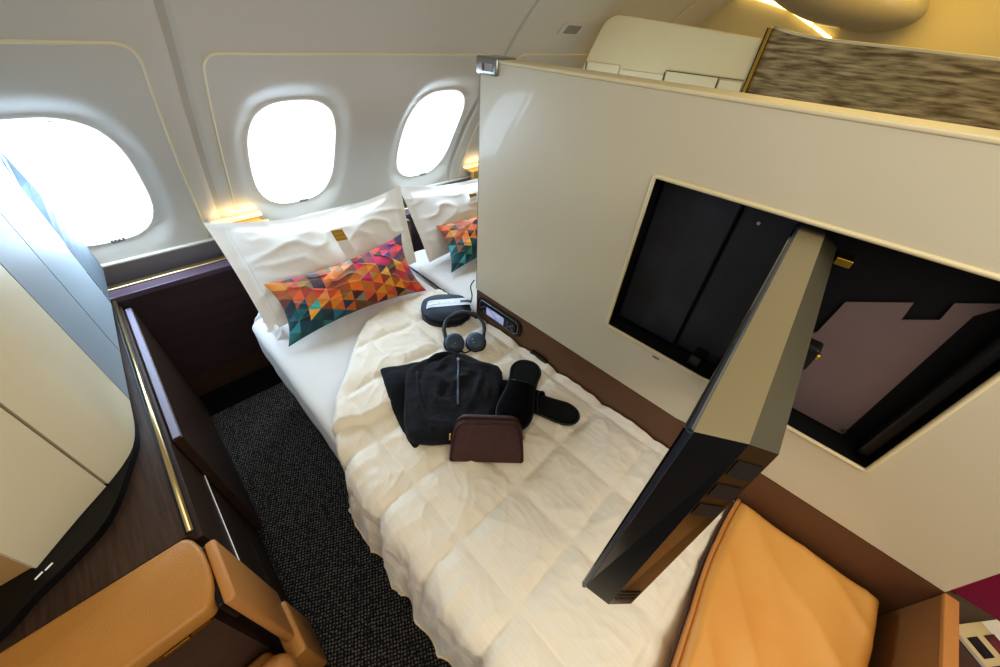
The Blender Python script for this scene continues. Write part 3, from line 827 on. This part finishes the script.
bm = quadmesh([side(L1, L2, k) for k in range(4)]+[tuple(L2)]); bmesh.ops.recalc_face_normals(bm, faces=bm.faces[:])
bk = obj('back_cover', bm, [M['tvolive'], M['tvgold']], t, 'dark bronze chamfered back')
for p in bk.data.polygons:
    if p.normal.x < -.35 or p.normal.z < -.5: p.material_index = 1
# vents on the chamfered end
def on_end(s, w):   # s 0 top..1 bottom, w 0..1 across chamfer
    a = L1[0].lerp(L1[3], s); b = L2[0].lerp(L2[3], s); return a.lerp(b, w)
en = (L1[3]-L1[0]).cross(L2[0]-L1[0]).normalized()
if en.x > 0: en = -en
for s0, s1, cnt in ((.05, .32, 3), (.86, .96, 3)):
    for k in range(cnt):
        sa = s0+(s1-s0)*k/cnt; sb = sa+(s1-s0)/cnt*.62
        bm = BM(); bm.faces.new([bm.verts.new(p+en*.0012) for p in (on_end(sa,.06), on_end(sb,.06), on_end(sb,.94), on_end(sa,.94))])
        obj('vent_slot', bm, M['ventslot'], bk)
# front glass and its pale bezel edge
e0 = -dn
bm = BM(); obox(bm, L0[3]+e0*.0005, L0[2]-L0[3], L0[0]-L0[3], e0*.006, .001); obj('screen', bm, M['screen'], t, 'black glass screen')
bm = BM(); tube(bm, [L0[0]+e0*.001, L0[3]+e0*.001], .0035, 8); obj('bezel', bm, mat('blue_grey_bezel', (44,52,66), .25), t)
bm = BM(); tube(bm, [L0[0]+e0*.001, L0[1]+e0*.001], .003, 8); obj('bezel', bm, mat('blue_grey_bezel_top', (44,52,66), .25), t)
# hinge arm and brackets
g = L2[1].lerp(L2[2], .08)
bm = BM(); box(bm, .922, .958, -.050, -.022, 1.306, 1.322, .002); obj('hinge_bracket', bm, M['gold'], t, 'gold hinge bracket')
bm = BM(); box(bm, .925, .962, -.050, -.024, .965, .985, .002); obj('hinge_bracket', bm, M['black'], t)
bm = BM(); box(bm, .835, .872, -.094, -.02, 1.115, 1.175, .006); k_ = obj('lock_knob', bm, M['black'], t)
bm = BM(); tube(bm, [(.8535,-.094,1.150),(.8535,-.099,1.150)], .008, 12); obj('knob_ring', bm, M['gold'], k_)
bm = BM(); tube(bm, [(.90,.0,.93),(.90,.0,1.35)], .012, 10); obj('hinge_post', bm, M['black'], t)
bm = BM(); box(bm, .88, .962, -.012, .012, .95, .975, .002); obj('hinge_arm', bm, M['black'], t)
bm = BM(); box(bm, .895, .962, .085, .115, .94, .975, .003); obj('hinge_arm', bm, M['black'], t)

# ------------------------------------------------------------------ items on the duvet
DZ = .632
def zoff(L, z): return L
# headphone case
t = thing('headphone_case', 'dark navy oval headphone case with a pale paper band, behind the headphones', 'case', (.78,1.05,DZ))
CZ0 = DZ; DZ = smax([(.69,1.07),(.78,.95),(.86,1.0),(.78,1.05),(.80,1.14),(.72,1.0)])-.004
co = [(.700,1.125),(.735,1.155),(.79,1.152),(.85,1.112),(.885,1.065),(.874,1.010),(.840,.962),(.775,.945),(.715,.975),(.680,1.025),(.677,1.08)]
cc = sum((Vector(p) for p in co), Vector((0,0)))/len(co)
sc = lambda k: [tuple(cc+(Vector(p)-cc)*k) for p in co]
bm = BM(); mound(bm, [(x-.006, y-.006) for x, y in sc(1.0)], DZ-.012, .034, 10, lambda r: (1-.25*r**8)); obj('lower_shell', bm, M['casedark'], t, smooth=False)
autosmooth(bpy.context.scene.objects['lower_shell'], 50)
bm = BM(); mound(bm, sc(1.0), DZ+.0225, .030, 14, lambda r: (1-r**5*.55)); autosmooth(obj('lid', bm, M['case'], t), 50)
bm = BM(); tube(bm, [Vector((p.x, p.y, DZ+.0225)) for p in crc([Vector((a, b, 0)) for a, b in sc(1.012)], 4)], .0025, 6, True); obj('zip', bm, M['black'], t, smooth=True)
def caseband(u, v):
    a = Vector((.692,1.078)).lerp(Vector((.860,.972)), u); d = Vector((.034,.040)); p = a+d*v
    r = max(abs(u-.5)*2, 0); return Vector((p.x, p.y, DZ+.0225+.0315-.012*max(0, r-.75)**2*8))
bm = BM(); grid(bm, 16, 4, caseband); pb = obj('paper_band', bm, M['sticker'], t, 'pale printed paper band', True)
for (u0, u1, m) in ((.03,.26,'white'),(.30,.40,'white'),(.52,.60,'white'),(.74,.98,'maroondark')):
    bm = BM(); grid(bm, 4, 2, lambda u, v: caseband(u0+(u1-u0)*u, .35+.3*v)+Vector((0,0,.0012))); obj('print', bm, M[m], pb)
bm = BM(); tube(bm, cr([(.878,1.01,DZ+.02),(.90,1.03,DZ+.03),(.884,1.06,DZ+.025)], 5), .003, 6); obj('strap', bm, M['black'], t, smooth=True)
bm = BM(); box(bm, .672, .682, 1.06, 1.075, DZ+.012, DZ+.035, .002); obj('zip_pull', bm, M['maroondark'], t)

DZ = CZ0
# headphones, cups on the duvet, band leaning on the case
t = thing('headphones', 'black over-ear headphones lying in front of the navy case', 'headphones', (.69,.83,DZ))
hz = smax([(.662,.85),(.728,.80),(.63,.85),(.74,.78)])+.022
cA, cB, top = Vector((.662,.850,hz)), Vector((.728,.800,hz)), Vector((.785,.940,hz+.042))
R_ = (cB-cA).normalized(); mid = (cA+cB)/2; Uv = (top-mid).normalized(); Nn = R_.cross(Uv).normalized()
if Nn.z < 0: Nn = -Nn
bw = .082
pts = []
Lh = (top-mid).length
for k in range(33):
    a = -.10+(PI+.20)*k/32
    pts.append(mid+R_*(-math.cos(a)*bw)+Uv*(Lh-.085+.085*math.sin(a)))
pts = [cA-R_*.030+Uv*.004]+pts+[cB+R_*.030+Uv*.004]
pp = cr(pts, 2)
bm = BM(); tube(bm, pp, .008, 10, flat=.65); obj('headband', bm, M['hp'], t, smooth=True)
inn = [p-(p-(mid+Uv*(Lh-.08))).normalized()*.008 for p in pp[18:-18]]
bm = BM(); tube(bm, inn, .0075, 8); obj('band_padding', bm, M['pad'], t, smooth=True)
for cen, s in ((cA, -1), (cB, 1)):
    ax = (Nn+R_*(-.25*s)-Uv*.15).normalized()
    X = ax.cross(Vector((0,0,1)) if abs(ax.z) < .9 else Uv).normalized(); Yv = ax.cross(X)
    def disc(bm, r0, prof):
        rows = []
        for (rr, h) in prof:
            rows.append([bm.verts.new(cen+X*math.cos(k*2*PI/28)*rr*r0+Yv*math.sin(k*2*PI/28)*rr*r0*1.0+ax*h) for k in range(28)])
        for a, b in zip(rows, rows[1:]):
            for k in range(28): bm.faces.new((a[k], a[(k+1)%28], b[(k+1)%28], b[k]))
        bm.faces.new(rows[0][::-1]); bm.faces.new(rows[-1]); bmesh.ops.recalc_face_normals(bm, faces=bm.faces[:])
    bm = BM(); disc(bm, .039, [(.6,-.028),(.95,-.026),(1.08,-.016),(1.08,-.008),(1.0,.0)]); obj('ear_pad', bm, M['pad'], t, smooth=True)
    bm = BM(); disc(bm, .039, [(1.0,-.002),(1.02,.004),(.96,.012),(.8,.017),(.5,.020),(.1,.021)]); ec = obj('ear_cup', bm, M['hpblue'], t, smooth=True)
    bm = BM()
    for k, (a, b, l) in enumerate(((-.004,.010,.020),(-.002,.004,.026),(-.003,-.010,.012))):
        p0 = cen+ax*.0205+R_*(a-l/2)+Uv*b
        tube(bm, [p0+(R_*l*q/5)+Uv*.0015*math.sin(q*2.4+k)-ax*(.004*(abs(q-2.5)/2.5)**2) for q in range(6)], .0009, 5)
    obj('gold_emblem', bm, M['goldtext'], ec)
bm = BM(); tube(bm, [cA+R_*.02-Uv*.03-Nn*.01, mid-Uv*.04-Nn*.015, cB-R_*.02-Uv*.032-Nn*.01], .003, 6); obj('yoke', bm, M['black'], t, smooth=True)

# folded pyjamas
tr = [(.362,.892),(.375,.916),(.43,.896),(.482,.868),(.558,.83),(.612,.783),(.53,.646),(.389,.574),(.308,.578),(.283,.580),(.293,.660),(.322,.78)]
def wrk(x, y, r): return (.006*(1-abs(nz(x*14+y*8, y*11-x*7, 3)))**3+.004*nz(x*26, y*26, 5)+.005*nz(x*9, y*9, 15))*(1-r**4*.6)
bm = BM(); mound(bm, tr, DZ-.004, .016, 22, lambda r: (1-r**10)**.5, lambda x, y, r: wrk(x, y, r)+surf(x, y)-DZ+.003, 2)
tag(obj('folded_trousers', bm, M['navy_fab'], smooth=True, loc=(.42,.73,DZ)), 'black folded pyjama trousers showing under the left edge of the zip top', 'trousers')
sh = [(.432,.838),(.50,.838),(.558,.836),(.60,.826),(.645,.775),(.668,.695),(.705,.640),(.673,.588),(.60,.53),(.512,.475),(.436,.470),(.368,.512),(.291,.582),(.296,.647),(.36,.745)]
def wrk2(x, y, r): return (.014*(1-abs(nz(x*11-y*9, y*10+x*6, 8)))**5+.006*(1-abs(nz(x*20+y*12, y*16-x*9, 18)))**5+.005*nz(x*22, y*22, 1)+.006*nz(x*8, y*8, 25))*(1-r**4*.5)
t = thing('pyjama_top', 'black folded pyjama top with a zip collar, centre of the duvet', 'shirt', (.5,.66,DZ))
bm = BM(); mound(bm, sh, DZ+.006, .026, 26, lambda r: (1-r**10)**.5, lambda x, y, r: wrk2(x, y, r)+max(0,surf(x, y)-DZ)+.004, 2); SB = BVHTree.FromBMesh(bm); obj('body', bm, M['black_fab'], t, smooth=True)
def ssh(x, y):
    h = SB.ray_cast(Vector((x, y, 2)), Vector((0,0,-1)))[0]; return h.z if h else DZ+.03
# collar, folded sleeve edge and zip
bm = BM()
def collar(u, v):
    P = cr([(.505,.835,0),(.56,.84,0),(.615,.805,0),(.640,.745,0),(.63,.70,0)], 4); p = P[int(round(u*(len(P)-1)))]
    c = Vector((.555,.76,0)); q = p.lerp(c, .34*v); return Vector((q.x, q.y, DZ+.026+.022*math.sin(v*2.4)+.004*nz(u*6, v*3, 2)))
grid(bm, 17, 8, collar); obj('collar', bm, M['black_fab'], t, smooth=True)
zp = [(.600,.752),(.575,.72),(.54,.68),(.505,.638),(.466,.590)]
bm = BM(); tube(bm, [Vector((p.x, p.y, ssh(p.x, p.y)+.002)) for p in cr([(a, b, 0) for a, b in zp], 6)], .0042, 6, flat=.6); z_ = obj('zip', bm, mat('steel_blue_zip', (86,104,128), .4), t, 'blue grey zip', True)
bm = BM(); box(bm, .590, .600, .738, .750, DZ+.044, DZ+.052, .002); obj('zip_pull', bm, M['steel'], z_)
bm = BM(); tube(bm, cr([(x, y, ssh(x, y)+.001) for x, y in ((.452,.80),(.415,.74),(.38,.68),(.36,.62),(.35,.57))], 5), .006, 8, flat=.5); obj('sleeve_fold', bm, M['black_fab'], t, smooth=True)

# slippers
def slipper(lab, heel, toe, hw, z, tilt, bend, loc):
    t = thing('slipper', lab, 'slipper', loc, 'pair of black slippers')
    H, T = Vector(heel), Vector(toe); L = (T-H).length; d = (T-H).normalized(); s = Vector((-d.y, d.x, 0)).normalized()
    prof = [(0,.0),(.008,.30),(.03,.56),(.08,.80),(.16,.94),(.3,.86),(.45,.84),(.6,.95),(.75,1.04),(.88,.92),(.95,.68),(.985,.38),(1,.0)]
    up = d.cross(s); up = up if up.z > 0 else -up
    left = [(a*L, w*hw) for a, w in prof]; right = [(a*L, -w*hw) for a, w in prof[1:-1]][::-1]
    out = crc([Vector((a, b, 0)) for a, b in left+right], 3)
    def pt(a, b, h): return H+d*a+s*b+up*h
    bm = BM(); v0 = [bm.verts.new(pt(q.x, q.y, 0)) for q in out]; v1 = [bm.verts.new(pt(q.x, q.y, .010)) for q in out]
    bm.faces.new(v0); bm.faces.new(v1)
    for k in range(len(out)): bm.faces.new((v0[k], v0[(k+1)%len(out)], v1[(k+1)%len(out)], v1[k]))
    bmesh.ops.recalc_face_normals(bm, faces=bm.faces[:]); autosmooth(obj('sole', bm, M['slip'], t), 50)
    bm = BM(); v1 = [bm.verts.new(pt(L/2+(q.x-L/2)*.94, q.y*.86, .0122)) for q in out]; bm.faces.new(v1); bmesh.ops.recalc_face_normals(bm, faces=bm.faces[:]); obj('insole', bm, M['slip2'], t)
    bm = BM(); tube(bm, [pt(q.x, q.y, .008) for q in out], .004, 6, True); obj('rim', bm, M['hp'] if False else M['black'], t, smooth=True)
    # upper: arch over the toe half
    def wat(a):
        a = a/L
        for (p, w), (q, x) in zip(prof, prof[1:]):
            if a <= q: return (w+(x-w)*(a-p)/(q-p))*hw
        return 0
    def upper(u, v):
        b = -1+2*v; a = L*(.40+.05*(1-b*b)+(.60-.05*(1-b*b))*u); w = wat(a)+.002
        hgt = .046*(1-.45*u)*(max(0, 1-abs(b)**2.4))**.6*(1-u**6)**.5+.008
        return pt(a, b*w, hgt+.002*nz(u*6, v*6, 3))
    bm = BM(); grid(bm, 26, 22, upper); bmesh.ops.solidify(bm, geom=bm.faces[:], thickness=.003); obj('upper', bm, M['slip'], t, smooth=True)
    bm = BM(); tube(bm, [upper(0, k/20) for k in range(21)], .0025, 6); obj('upper_edge', bm, M['black'], t, smooth=True)
s1 = smax([(.752,.292),(.68,.45),(.70,.40),(.62,.6)])+.001
slipper('black slipper lying flat on the duvet, crossed beneath its mate', (.746,.300,s1), (.618,.606,s1), .048, 0, 0, 0, (.69,.45,DZ))
slipper('black slipper resting across its mate, toe behind the maroon bag', (.774,.560,s1+.056), (.525,.412,s1+.030), .056, 0, 0, 0, (.66,.5,DZ))

# maroon toiletry bag standing on the duvet
t = thing('toiletry_bag', 'maroon leather toiletry bag standing beside the pyjama top', 'bag', (.42,.41,DZ))
DZb = max(DZ-.008, smax([(.336,.474),(.494,.32),(.42,.40),(.375,.436),(.45,.363)])-.001)
B0 = Vector((.336,.474,DZb)); B1 = Vector((.494,.320,DZb)); bu = (B1-B0); W_ = bu.length; bu.normalize()
bd = Vector((-bu.y, bu.x, 0)); bd = bd if bd.y > 0 else -bd   # away from the viewer
lean = (Vector((0,0,1))*.87+bd*.40).normalized(); Hh = .128; Dp = .034
def bag(u, v, k):
    """outline param: u across, v up; k depth 0 front..1 back"""
    return B0+bu*(W_*u)+lean*(Hh*v)+bd*(Dp*k)
ol = []
prf = [(.015,.0),(.985,.0),(1.0,.04),(.975,.45),(.935,.80),(.90,.92),(.84,.99),(.76,1.0),(.24,1.0),(.16,.99),(.10,.92),(.065,.80),(.025,.45),(.0,.04)]
bm = BM(); rows = []
for k, inset in ((-.10,.85),(.0,.96),(.10,1.0),(.5,1.02),(.9,1.0),(1.0,.96),(1.08,.85)):
    rows.append([bm.verts.new(bag(.5+(u-.5)*inset, .45+(v-.45)*inset if v > .02 else .02*(1-inset)*5, k)) for u, v in prf])
n = len(prf)
for a, b in zip(rows, rows[1:]):
    for i in range(n): bm.faces.new((a[i], a[(i+1)%n], b[(i+1)%n], b[i]))
bm.faces.new(rows[0][::-1]); bm.faces.new(rows[-1])
bmesh.ops.recalc_face_normals(bm, faces=bm.faces[:]); autosmooth(obj('body', bm, M['maroon'], t), 60)
bm = BM(); tube(bm, [bag(.5+(u-.5)*.985, .45+(v-.45)*.985, .0) for u, v in prf], .0028, 6, True); obj('piping', bm, M['maroondark'], t, smooth=True)
bm = BM(); tube(bm, [bag(u, v, .5)+lean*.003 for u, v in prf[3:13]], .004, 6); zz_ = obj('zip', bm, M['maroondark'], t, smooth=True)
for u, v in ((-.005,.42),(1.003,.50)):
    bm = BM(); c = bag(u, v, .42); obox(bm, c-bu*.003, bu*.006, lean*.018, bd*.008, .002); obj('zip_pull', bm, M['lampgold'], zz_, 'small metal zip pull')

# ------------------------------------------------------------------ ottoman seat at the foot
t = thing('ottoman', 'tan leather ottoman seat at the foot of the duvet against the partition', 'ottoman', (.6,-.35,0))
bm = BM(); box(bm, .16, .868, -.54, -.20, 0, .50, .01); obj('base', bm, M['woodbrown'], t)
def seatf(u, v):
    x = .868-.62*u; yb = -.525; yf = -.186-.03*u+.010*math.sin(u*5)
    y = yf+(yb-yf)*v; e = min(u*.62+.012, v*.35+.012, (1-v)*.35, .035)/.035
    z = .585+.055*(1-(1-min(1, e))**2.2)+.007*(1-abs(nz(x*6-y*9, y*4, 2)))**4+.006*nz(x*5, y*5, 8)-.02*v*u
    return Vector((x, y, z))
bm = BM(); grid(bm, 60, 44, seatf)
obj('seat_cushion', bm, M['tansatin'], t, smooth=True)
bm = BM(); grid(bm, 40, 6, lambda u, v: seatf(u, 0)+Vector((0, .004*math.sin(v*3), -.09*v))); obj('seat_skirt', bm, M['tansatin'], t, smooth=True)
bm = BM(); tube(bm, [seatf(k/50, 0)+Vector((0,.004,.004)) for k in range(51)], .005, 8); obj('piping', bm, M['tan2'], t, smooth=True)
bm = BM(); tube(bm, [seatf(k/50, 0)+Vector((-.0,.013,-.004)) for k in range(1,51)], .004, 8); obj('piping', bm, M['woodbrown'], t, smooth=True)
# foot panel, magenta wall panel and magazine
t = thing('foot_panel', 'low brown panel standing across the foot of the ottoman', 'panel', (.7,-.55,0))
bm = BM(); box(bm, .30, .879, -.566, -.545, 0, .745, .003); obj('board', bm, M['taupe'], t)
bm = BM(); box(bm, .30, .879, -.568, -.544, .7455, .757, .003); obj('top_edge', bm, M['tan2'], t)
bm = BM(); box(bm, PX+.012, PX+.06, -1.45, PY0-.004, .757, 1.54, .002); tag(obj('accent_panel', bm, M['magenta'], loc=(.9,-1,.757)), 'deep magenta panel past the right end of the cream partition', 'panel')
t = thing('side_table', 'dark brown shelf beyond the foot panel carrying a magazine', 'shelf', (.9,-.9,0))
bm = BM(); box(bm, .30, 1.5, -1.4, -.575, .675, .69, .003); obj('top', bm, M['woodbrown'], t)
bm = BM(); box(bm, .34, 1.46, -1.36, -.59, 0, .674); obj('base', bm, M['woodbrown'], t)
me_e = Vector((.091,-.073,0)).normalized(); me_p = Vector((me_e.y,-me_e.x,0)); m0 = Vector((.862,-.592,.691))
t = thing('magazine', 'picture magazine lying on the dark shelf past the foot panel', 'magazine', m0)
bm = BM(); obox(bm, m0, me_e*.29, me_p*.21, (0,0,.008), .001); obj('pages', bm, M['white'], t)
bm = BM(); obox(bm, m0+Vector((0,0,.0082)), me_e*.075, me_p*.21, (0,0,.0005)); obj('cover_column', bm, mat('cream_print', (214,196,150), .5), t)
rnd = random.Random(3)
cols = [(40,34,36),(110,44,50),(70,60,50),(196,70,96),(60,90,130),(30,30,34),(150,124,110),(190,90,110)]
for i in range(5):
    for j in range(4):
        o_ = m0+Vector((0,0,.0088))+me_e*(.010+.042*i+(.02 if i > 1 else 0))+me_p*(.022+.046*j)
        bm = BM(); obox(bm, o_, me_e*(.026 if i < 2 else .018+.014*rnd.random()), me_p*(.034 if i < 2 else .016+.02*rnd.random()), (0,0,.0004))
        obj('picture', bm, mat('print_%d_%d' % (i,j), rnd.choice(cols[:3] if i < 2 else cols), .5, noise_s=80, noise_a=.4), t)

# ------------------------------------------------------------------ neighbouring suite beyond the partition
t = thing('neighbour_shell', 'cream suite shell with rounded top and brown woven side beyond the partition', 'curved partition', (2.1,.5,0))
X2 = 2.1
def z2(z, k=X2/2.3): return 1.63+(z-1.63)*k
ycut = .595
pl = [(1.47,.80),(1.457,1.46),(1.425,1.545),(1.388,1.625)]
arc = cr([(1.388,1.625,0),(1.365,1.660,0),(1.325,1.682,0),(1.26,1.687,0),(.97,1.666,0),(.60,1.637,0)], 5)
pl += [(p.x, p.y) for p in arc[1:]]+[(.60,.2),(1.47,.2)]
bm = BM(); prism(bm, pl, (X2,0,0), (0,1,0), (0,0,1), (.05,0,0), .006); autosmooth(obj('cream_panel', bm, M['shellwarm'], t), 40)
for (ya, yb, zz_) in ((1.425,1.225,1.492),(1.218,.975,1.478),(.965,.715,1.494),(.708,.61,1.489)):
    bm = BM(); box(bm, X2-.006, X2, yb, ya, .9, zz_, .002); obj('lower_flap', bm, M['shellwarm'], t)
for yy in (1.435,.974,.718):
    bm = BM(); box(bm, X2-.0075, X2-.005, yy-.004, yy, 1.3, 1.492); obj('seam', bm, M['black'], t)
bm = BM(); box(bm, X2-.008, X2-.004, .61, .97, 1.494, 1.498); obj('seam', bm, mat('grey_seam', (130,116,76), .5), t)
bm = BM(); box(bm, X2-.012, X2+.055, .583, .598, .3, 1.672, .002); obj('gold_strip', bm, M['gold'], t, 'polished gold upright strip')
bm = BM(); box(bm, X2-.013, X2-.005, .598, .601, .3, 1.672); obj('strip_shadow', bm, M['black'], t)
pw = [(.582,.3),(.582,1.670),(.50,1.655),(.38,1.643),(.16,1.635),(-.09,1.625),(-.7,1.60),(-.7,.3)]
bm = BM(); prism(bm, pw, (X2,0,0), (0,1,0), (0,0,1), (.05,0,0)); obj('woven_panel', bm, M['weave'], t, 'brown woven textile panel')
bm = BM(); tube(bm, [(X2+.005, y, z+.003) for y, z in pw[1:7]], .006, 8); obj('top_edge', bm, M['creamtrim'], t, smooth=True)

# ------------------------------------------------------------------ lights
def area(name, loc, rot, sx, sy, e, col):
    L = bpy.data.lights.new(name, 'AREA'); L.shape = 'RECTANGLE'; L.size = sx; L.size_y = sy; L.energy = e; L.color = col
    o = bpy.data.objects.new(name, L); C.objects.link(o); o.location = loc; o.rotation_euler = rot; return o
area('cabin_light', (.1,-.5,2.06), (0,0,0), 1.6, 1.5, 12, (1,.90,.74))
area('cabin_light', (1.6,-.9,2.06), (0,0,0), 1.2, 1.0, 8, (1,.80,.45))
area('cool_fill', (.5,-1.0,1.75), (math.radians(98),0,0), 1.2, .5, 7, (.66,.80,1))  # added cool fill behind the camera, tints the window wall
area('warm_fill', (-.15,-1.25,1.55), (math.radians(62),0,math.radians(-42)), .5, .4, 3.5, (1,.74,.42))  # added warm fill brightening the partition, no fixture there
area('cabin_light', (2.75,.25,2.04), (0,0,0), .7, 1.0, 8, (1,.70,.22))
for c in (WX[0], WX[1], WX[2]):
    p = wallp(c, CZ, -.005); n = wn(CZ)
    L = area('window_light', p, (0,0,0), .32, .50, 5.5, (.62,.80,1)); L.rotation_euler = (n).to_track_quat('-Z', 'Z').to_euler()

w = bpy.data.worlds.new('World'); bpy.context.scene.world = w; w.use_nodes = True
w.node_tree.nodes['Background'].inputs[0].default_value = (.93,.95,1,1); w.node_tree.nodes['Background'].inputs[1].default_value = .40

# ------------------------------------------------------------------ camera
cam = bpy.data.cameras.new('Camera'); co_ = bpy.data.objects.new('Camera', cam); C.objects.link(co_)
def nv(v): return Vector(v).normalized()
f = 363.0
down = nv((-32,422,f)); yd = nv((-495,-350,f)); yd = (yd-down*yd.dot(down)).normalized(); xd = down.cross(yd).normalized()
# image axes (right, down, forward) expressed in world coordinates
right = Vector((xd.x, yd.x, -down.x)); imdown = Vector((xd.y, yd.y, -down.y)); fwd = Vector((xd.z, yd.z, -down.z))
R = Matrix((right, -imdown, -fwd)).transposed().to_4x4(); R.translation = Vector((0,0,1.63)); co_.matrix_world = R
cam.sensor_width = 36; cam.lens = f/1000*36; cam.clip_start = .01
bpy.context.scene.camera = co_
vs = bpy.context.scene.view_settings
vs.view_transform = 'Standard'; vs.look = 'Medium High Contrast'; vs.exposure = -.08; vs.gamma = 1
